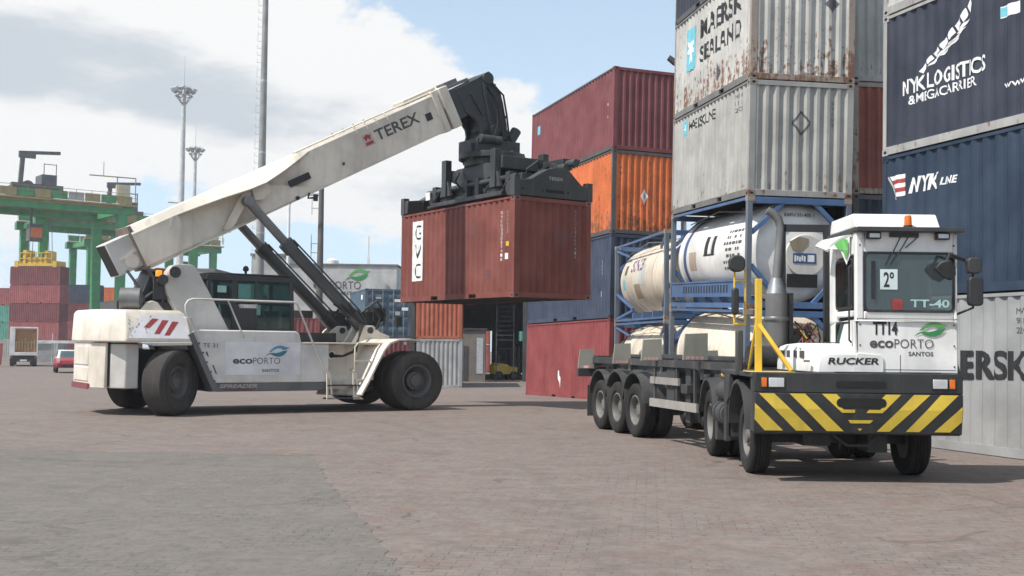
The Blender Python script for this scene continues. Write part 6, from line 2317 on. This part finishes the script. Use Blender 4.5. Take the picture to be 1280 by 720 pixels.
flood_mast('tall pale floodlight mast, the nearer and larger of the two lamp rings', -43.7, 150, 36.5)
flood_mast('smaller looking floodlight mast farther off beside the larger one', -56.0, 200, 37.0)

t = empty('radio_mast', (-15.6, 70.5, ground_h(70.5)), 0, 'thick grey mast with climbing rungs rising out of the picture', 'mast')
MB().lathe([(0.29, 0), (0.26, 8), (0.19, 20), (0.12, 34)], (0, 0, 0), (0, 0, 1), 18).build('pole', paint('grey mast steel', (0.27, 0.27, 0.265), 0.6, dirt=0.3), t)
b = MB()
for k in range(70):
    z = 3 + k * 0.45
    r_ = 0.29 - 0.005 * k * 0.45
    b.beam((-r_ - 0.22, -0.05, z), (-r_ + 0.05, -0.05, z), 0.022, 0.022)
    b.beam((-r_ - 0.22, -0.05, z), (-r_ - 0.22, -0.05, z + (0.22 if k % 5 else 0.45)), 0.02, 0.02)
b.build('climbing_rungs', M_GALV, t)
for k, z in enumerate((4.2, 9, 14, 18.5, 24)):
    MB().lathe([(0.31 - 0.006 * z, -0.06), (0.325 - 0.006 * z, 0), (0.31 - 0.006 * z, 0.06)], (0, 0, z), (0, 0, 1), 16).build('joint_band', M_GALV, t)

t = empty('utility_pole', (-14.65, 87.0, ground_h(87)), 0, 'dark brown post with small aerials standing before the pale warehouse', 'pole')
MB().lathe([(0.30, 0), (0.24, 8), (0.19, 14.6), (0.0001, 14.65)], (0, 0, 0), (0, 0, 1), 14).build('post', paint('dark timber post', (0.11, 0.10, 0.095), 0.8, dirt=0.3), t)
b = MB()
for z in (9.2, 9.9, 12.6):
    b.beam((-0.75, 0, z), (0.1, 0, z), 0.06, 0.06)
    b.beam((-0.7, 0, z - 0.5), (-0.7, 0, z + 0.7), 0.05, 0.05)
b.build('aerial', M_GALV, t)
t = empty('street_lamp', (-16.9, 86.0, ground_h(86)), 0, 'slim white pole between the grey mast and the dark post', 'lamp post')
MB().lathe([(0.17, 0), (0.12, 9), (0.10, 12.8)], (0, 0, 0), (0, 0, 1), 12).build('pole', plain('white pole', (0.75, 0.76, 0.77), 0.5), t)
b = MB()
b.tube([(0, 0, 12.7), (0.5, 0, 13.3), (1.5, 0, 13.5)], 0.06)
b.box(1.4, 2.2, -0.15, 0.15, 13.42, 13.58)
b.build('lamp_arm', M_GALV, t)
t = empty('street_lamp', (6.75, 45.0, ground_h(45)), 0, 'lamp head poking out beside the rust streaked grey container', 'lamp post')
MB().lathe([(0.14, 0), (0.09, 13.0)], (0, 0, 0), (0, 0, 1), 12).build('pole', M_GALV, t)
b = MB()
b.tube([(0, 0, 12.9), (-0.15, 0, 13.2), (-0.35, -0.05, 13.35)], 0.05)
b.prism([(-0.12, 13.02), (-0.05, 13.12), (-0.60, 13.52), (-0.68, 13.40), (-0.45, 13.20)], 'y', -0.2, 0.15)
b.build('lamp_head', M_DARKGREY, t)

# ------------------------------------------------------------------ pale warehouse with the leaf sign
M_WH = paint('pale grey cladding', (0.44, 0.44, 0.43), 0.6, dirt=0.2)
M_WHD = paint('grey with interior shade', (0.16, 0.16, 0.155), 0.8, dirt=0.3)  # interior shade put into a darker grey; the roofs reuse it
t = empty('warehouse', (-13.3, 90.0, ground_h(90)), 0, 'pale warehouse with a green leaf emblem and words on its long fascia', 'building')
b = MB()
b.box(-4.3, 4.2, 0, 0.4, 4.9, 8.5)
b.box(-4.3, -3.9, 0.4, 12, 0, 8.5)
b.box(3.8, 4.2, 0.4, 12, 0, 8.5)
b.build('wall', M_WH, t)
MB().box(-4.3, 4.2, 11.6, 12, 0, 8.5).build('back_wall', plain('painted interior shade', (0.03, 0.03, 0.03), 0.8), t)  # near-black colour paints the shade inside the open bay
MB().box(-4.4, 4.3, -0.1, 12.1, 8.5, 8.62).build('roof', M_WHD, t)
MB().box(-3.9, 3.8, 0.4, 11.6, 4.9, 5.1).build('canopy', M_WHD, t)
for x in (-2.2, 0.1, 2.2, 4.0):
    MB().box(x - 0.15, x + 0.15, 0.05, 0.35, 0, 4.9).build('column', M_WH, t)
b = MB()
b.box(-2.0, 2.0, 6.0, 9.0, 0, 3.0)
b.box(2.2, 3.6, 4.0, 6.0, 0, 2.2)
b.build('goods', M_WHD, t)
d = Decal((0, 0, 0), (1, 0, 0), (0, 0, 1), (0, -1, 0), 0.02)
d.text('eco', -2.35, 6.62, 1.25, 0.52, M_INKGREY, bold=0.03)
d.text('PORTO', -1.02, 6.62, 2.4, 0.62, M_INKGREY, bold=-0.005)
d.text('SANTOS', -0.45, 6.15, 1.75, 0.30, M_INKGREY, bold=0.02)
leaf_logo(d, 0.1, 7.28, 2.05, 0.95, M_DGREEN, M_LGREEN)
d.build('sign_lettering', t)
b = MB()
b.box(-2.2, -0.9, 5.5, 7.5, 8.62, 9.05)
b.lathe([(0.0001, 0.0), (0.5, 0.0), (0.5, 0.45), (0.3, 0.62), (0.0001, 0.65)], (-1.35, 3.0, 8.62), (0, 0, 1), 18)
b.cyl((1.7, 2, 8.62), (1.7, 2, 11.0), 0.05, n=6)
b.box(1.6, 1.8, 1.9, 2.1, 8.62, 9.4)
b.build('roof_tank', plain('white tank', (0.70, 0.70, 0.69), 0.5), t)
t = empty('office_block', (-20.0, 95.0, ground_h(95)), 0, 'plain grey block behind the lift cylinders', 'building')
MB().box(-1.7, 1.5, 0, 8, 0, 9.6).build('wall', paint('grey render', (0.36, 0.36, 0.355), 0.8, dirt=0.3), t)
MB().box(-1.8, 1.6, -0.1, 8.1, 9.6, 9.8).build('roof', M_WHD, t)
b = MB()
for z in (2.2, 5.2):
    for x in (-1.1, 0.2):
        b.box(x, x + 0.8, -0.03, 0.02, z, z + 1.1)
b.build('window', M_CABGLASS, t)
t = empty('office_block', (-21.8, 80.0, ground_h(80)), 0, 'small beige block behind the black driver cab', 'building')
MB().box(-1.6, 0.9, 0, 6, 0, 7.2).build('wall', paint('beige render', (0.50, 0.46, 0.40), 0.8, dirt=0.25), t)
MB().box(-1.7, 1.0, -0.1, 6.1, 7.2, 7.36).build('roof', M_WHD, t)

# ------------------------------------------------------------------ dark open shed
t = empty('shed', (0.0, 72.0, ground_h(72)), 0, 'dark open fronted shed seen through the gap under the hanging container', 'building')
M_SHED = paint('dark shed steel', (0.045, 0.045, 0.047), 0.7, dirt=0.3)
b = MB()
b.box(-6.4, 9.0, 0, 0.3, 5.1, 7.0)
b.box(-6.4, -6.1, 0.3, 22, 0, 7.0)
b.box(8.7, 9.0, 0.3, 22, 0, 7.0)
b.box(-6.1, 8.7, 21.7, 22, 3.4, 7.0)
b.box(-6.1, -3.4, 21.7, 22, 0, 3.4)
b.box(-1.6, 0.6, 21.7, 22, 0, 3.4)
b.box(0.6, 8.7, 21.7, 22, 0, 2.6)
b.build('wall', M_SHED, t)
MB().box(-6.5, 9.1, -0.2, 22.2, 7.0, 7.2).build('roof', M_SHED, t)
for x in (-3.2, 0.85, 5.0):
    MB().box(x - 0.14, x + 0.14, 0.02, 0.28, 0, 5.1).build('column', M_SHED, t)
b = MB()
for x in (-0.95, 0.15):
    b.beam((x, 0.8, 0), (x, 0.8, 5.2), 0.08, 0.08)
for k in range(9):
    z = 2.6 + k * 0.30
    b.beam((-0.95, 0.8, z), (0.15, 0.8, z), 0.05, 0.05)
b.build('lattice_frame', M_DARKGREY, t)
b = MB()
for i, (x0, x1, z0, z1) in enumerate(((1.0, 1.6, 0.0, 1.7), (1.7, 2.3, 0, 1.3), (0.2, 0.7, 0, 1.2))):
    b.box(x0, x1, 6 + i, 7 + i, z0, z1)
b.build('crate_pile', M_DARKGREY, t)
for k, (x_, c_, n_) in enumerate(((-2.0, 'red', 'faded red container glimpsed through the back of the dark shed'), (4.4, 'grey', 'grey container glimpsed through the slot in the shed back wall'), (11.0, 'grey', 'grey container behind the far corner of the dark shed'))):
    far_box(n_, c_, x_, 106 + k, 0, 1.57)
    far_box(n_.replace('glimpsed', 'on top of another, glimpsed').replace('behind', 'on top of another behind'), 'rust' if k != 1 else 'green', x_, 106 + k, 1, 1.57)
k_ = empty('site_kiosk', (-2.35, 70.6, ground_h(70.6)), 0, 'brown grey booth with a tall pale window in front of the dark shed', 'booth')
b = MB()
b.box(-0.75, 0.75, 0, 1.4, 0.0, 3.2)
b.build('wall', paint('brown grey panel', (0.17, 0.15, 0.13), 0.7, dirt=0.3), k_)
MB().box(-0.85, 0.85, -0.1, 1.5, 3.2, 3.3).build('roof', M_SHED, k_)
MB().box(0.22, 0.62, -0.02, 0.02, 0.5, 2.7).build('window', plain('pale window', (0.45, 0.47, 0.50), 0.2), k_)
MB().box(-0.75, -0.30, -0.03, 0.02, 0.0, 2.2).build('door', M_SHED, k_)
fk = empty('forklift', (-0.40, 76.0, ground_h(76.0)), 0.4, 'small yellow forklift parked at the mouth of the dark shed', 'forklift')
b = MB()
b.prism([(-0.9, 0.35), (0.7, 0.35), (0.75, 0.8), (0.2, 0.85), (0.0, 1.0), (-0.75, 1.1), (-0.95, 0.9)], 'y', -0.45, 0.45)
b.build('body', M_RTGY, fk, bevel=0.03)
b = MB()
for x, y in ((0.25, -0.42), (0.25, 0.42), (-0.7, -0.42), (-0.7, 0.42)):
    b.beam((x, y, 0.9), (x * 0.9, y, 2.0), 0.06, 0.06)
b.box(-0.68, 0.28, -0.46, 0.46, 2.0, 2.06)
b.box(-0.45, -0.1, -0.22, 0.22, 1.05, 1.2)
b.box(-0.55, -0.42, -0.22, 0.22, 1.1, 1.6)
b.build('overhead_guard', M_BLACK, fk)
b = MB()
for y in (-0.3, 0.3):
    b.beam((0.85, y, 0.1), (0.85, y, 2.2), 0.08, 0.10)
    b.box(0.9, 1.9, y - 0.06, y + 0.06, 0.10, 0.15)
b.box(0.82, 0.92, -0.4, 0.4, 0.3, 0.7)
b.build('mast', M_BLACK, fk)
for x, y in ((0.45, -0.45), (0.45, 0.45), (-0.6, -0.42), (-0.6, 0.42)):
    wheel(fk, (x, y, 0.28), (0, -1 if y < 0 else 1, 0), 0.28, 0.18, 0.15, M_RUBBER, M_RIMGREY, tread='plain', n=20, bolts=5)

# ------------------------------------------------------------------ box truck, red car, skip, gate
bt = empty('box_truck', (-46.8, 110.0, ground_h(110)), 0.40, 'white box truck seen from behind with brown boards filling its open back', 'truck')
b = MB()
b.box(-1.25, -1.15, 0, 6.5, 1.15, 3.75)
b.box(1.15, 1.25, 0, 6.5, 1.15, 3.75)
b.box(-1.25, 1.25, 0, 6.5, 3.65, 3.78)
b.box(-1.25, 1.25, 0, 6.5, 1.05, 1.35)
b.box(-1.15, -0.78, 0.0, 0.06, 1.35, 3.65)
b.build('body', M_WHITE, bt, bevel=0.02)
b = MB()
b.box(-0.80, 1.12, 0.25, 0.45, 1.35, 3.55)
bo = b.build('board_load', paint('brown boards', (0.36, 0.18, 0.07), 0.7, dirt=0.5), bt)
b = MB()
for i in range(7):
    b.box(-0.75 + 0.27 * i, -0.62 + 0.27 * i, 0.17, 0.25, 1.4 + 0.1 * (i % 3), 2.4 + 0.12 * (i % 4))
b.box(-0.7, 1.0, 0.19, 0.24, 2.25, 2.36)
b.build('slat', paint('tan slats', (0.50, 0.33, 0.16), 0.7, dirt=0.4), bo)
b = MB()
b.box(-1.1, 1.1, 0.2, 8.4, 0.55, 1.05)
b.box(-1.2, 1.2, 0.0, 0.12, 0.45, 0.75)
b.box(-1.2, -0.6, 0.3, 0.33, 0.15, 0.7)
b.box(0.6, 1.2, 0.3, 0.33, 0.15, 0.7)
b.build('chassis', M_BLACK, bt)
b = MB()
b.box(-1.2, 1.2, 6.7, 8.5, 0.7, 3.0)
b.build('cab', M_WHITE, bt, bevel=0.08)
for sx in (-1, 1):
    for y in (1.4, 7.6):
        wheel(bt, (sx * 1.0, y, 0.48), (sx, 0, 0), 0.48, 0.40, 0.26, M_RUBBER, M_RIMGREY, tread='plain', n=24, bolts=6)
    MB().box(sx * 1.05 - 0.12, sx * 1.05 + 0.12, -0.02, 0.02, 0.78, 0.92).build('tail_lamp', M_RED, bt)
MB().box(-0.3, 0.3, -0.02, 0.0, 0.50, 0.66).build('number_plate', M_PWHITE, bt)

rc = empty('red_car', (-30.9, 80.0, ground_h(80)), 0.42, 'red hatchback car with a pale roof parked behind the cream counterweight', 'car')
prof = [(-2.0, 0.35), (-2.05, 0.62), (-1.98, 0.90), (-1.2, 1.0), (1.75, 1.02), (1.95, 0.95), (2.05, 0.6), (1.98, 0.32)]
b = MB()
b.prism([(y, z) for y, z in prof], 'x', -0.86, 0.86)
b.build('body', plain('glossy red car paint', (0.40, 0.03, 0.04), 0.25, spec=0.7), rc, bevel=0.07)
b = MB()
b.loft([[(-0.78, -1.0 + 0.0, 1.0), (0.78, -1.0, 1.0), (0.78, 1.95, 1.0), (-0.78, 1.95, 1.0)], [(-0.62, -0.3, 1.55), (0.62, -0.3, 1.55), (0.62, 1.45, 1.55), (-0.62, 1.45, 1.55)]])
b.build('cabin', M_WHITE, rc, bevel=0.04)
b = MB()
b.add([(-0.64, -0.99, 1.05), (0.64, -0.99, 1.05), (0.54, -0.37, 1.50), (-0.54, -0.37, 1.50)], [(0, 1, 2, 3)])
for sx in (-1, 1):
    b.add([(sx * 0.775, -0.75, 1.06), (sx * 0.775, 1.6, 1.06), (sx * 0.652, 1.3, 1.48), (sx * 0.652, -0.2, 1.48)], [(0, 1, 2, 3)])
g_o = b.build('window', M_CABGLASS, rc)
g_o.location = (0, -0.01, 0.012)
for x, y in ((-0.8, -1.25), (0.8, -1.25), (-0.8, 1.3), (0.8, 1.3)):
    wheel(rc, (x, y, 0.31), (-1 if x < 0 else 1, 0, 0), 0.31, 0.2, 0.2, M_RUBBER, M_RIMLIGHT, tread='plain', n=20, bolts=5)
for sx in (-1, 1):
    MB().box(sx * 0.72 - 0.1, sx * 0.72 + 0.1, -2.06, -1.98, 0.68, 0.88).build('lamp', M_LAMP, rc, bevel=0.02)
MB().box(-0.55, 0.55, -2.08, -2.0, 0.42, 0.58).build('grille', M_BLACK, rc)

sk = empty('waste_skip', (-47.6, 104.0, ground_h(104)), 0.1, 'orange red steel skip at the very edge of the picture', 'skip')
b = MB()
b.prism([(-0.9, 0.15), (1.0, 0.15), (1.3, 2.15), (-1.2, 2.15)], 'x', -1.0, 1.0)
b.build('bin', paint('orange red skip paint', (0.48, 0.10, 0.05), 0.5, rust=0.2, dirt=0.3), sk, bevel=0.03)
b = MB()
for x in (-0.7, 0.0, 0.7):
    b.beam((x, -0.98, 0.2), (x, -1.26, 2.1), 0.08, 0.08)
b.box(-1.05, 1.05, -1.28, -1.18, 2.05, 2.2)
b.build('rib', paint('dark orange ribs', (0.30, 0.07, 0.04), 0.6, dirt=0.4), sk)

gt = empty('yard_gate', (-51.2, 125.0, ground_h(125)), 0.0, 'grey slatted gate under a long pale beam between the truck and the car', 'gate')
b = MB()
for k in range(14):
    b.box(-1.2, 1.0, -0.03, 0.03, 0.15 + k * 0.145, 0.27 + k * 0.145)
b.build('slat_panel', paint('grey gate slats', (0.22, 0.23, 0.235), 0.6, dirt=0.3), gt)
b = MB()
b.box(-1.5, 5.6, -0.3, 0.3, 2.25, 2.55)
b.box(-0.9, 0.3, -0.34, -0.3, 2.28, 2.50)
b.build('beam', paint('pale beam', (0.50, 0.50, 0.50), 0.6, dirt=0.3), gt)
for x in (-1.4, 1.15, 5.4):
    MB().cyl((x, 0, 0), (x, 0, 3.3), 0.07, n=10).build('post', M_GALV, gt)

# ------------------------------------------------------------------ humid air over the yard
hz = MB()
hz.box(-385, 385, -65, 425, -2.3, 44)
hm = bpy.data.materials.new('humid air')
hm.use_nodes = True
hn = hm.node_tree
hn.nodes.clear()
pv = hn.nodes.new('ShaderNodeVolumePrincipled')
pv.inputs['Color'].default_value = (0.90, 0.94, 1.0, 1)
pv.inputs['Density'].default_value = 0.0005
pv.inputs['Anisotropy'].default_value = 0.2
ho = hn.nodes.new('ShaderNodeOutputMaterial')
hn.links.new(pv.outputs[0], ho.inputs['Volume'])
tag(hz.build('haze', hm, smooth=0), kind='stuff')
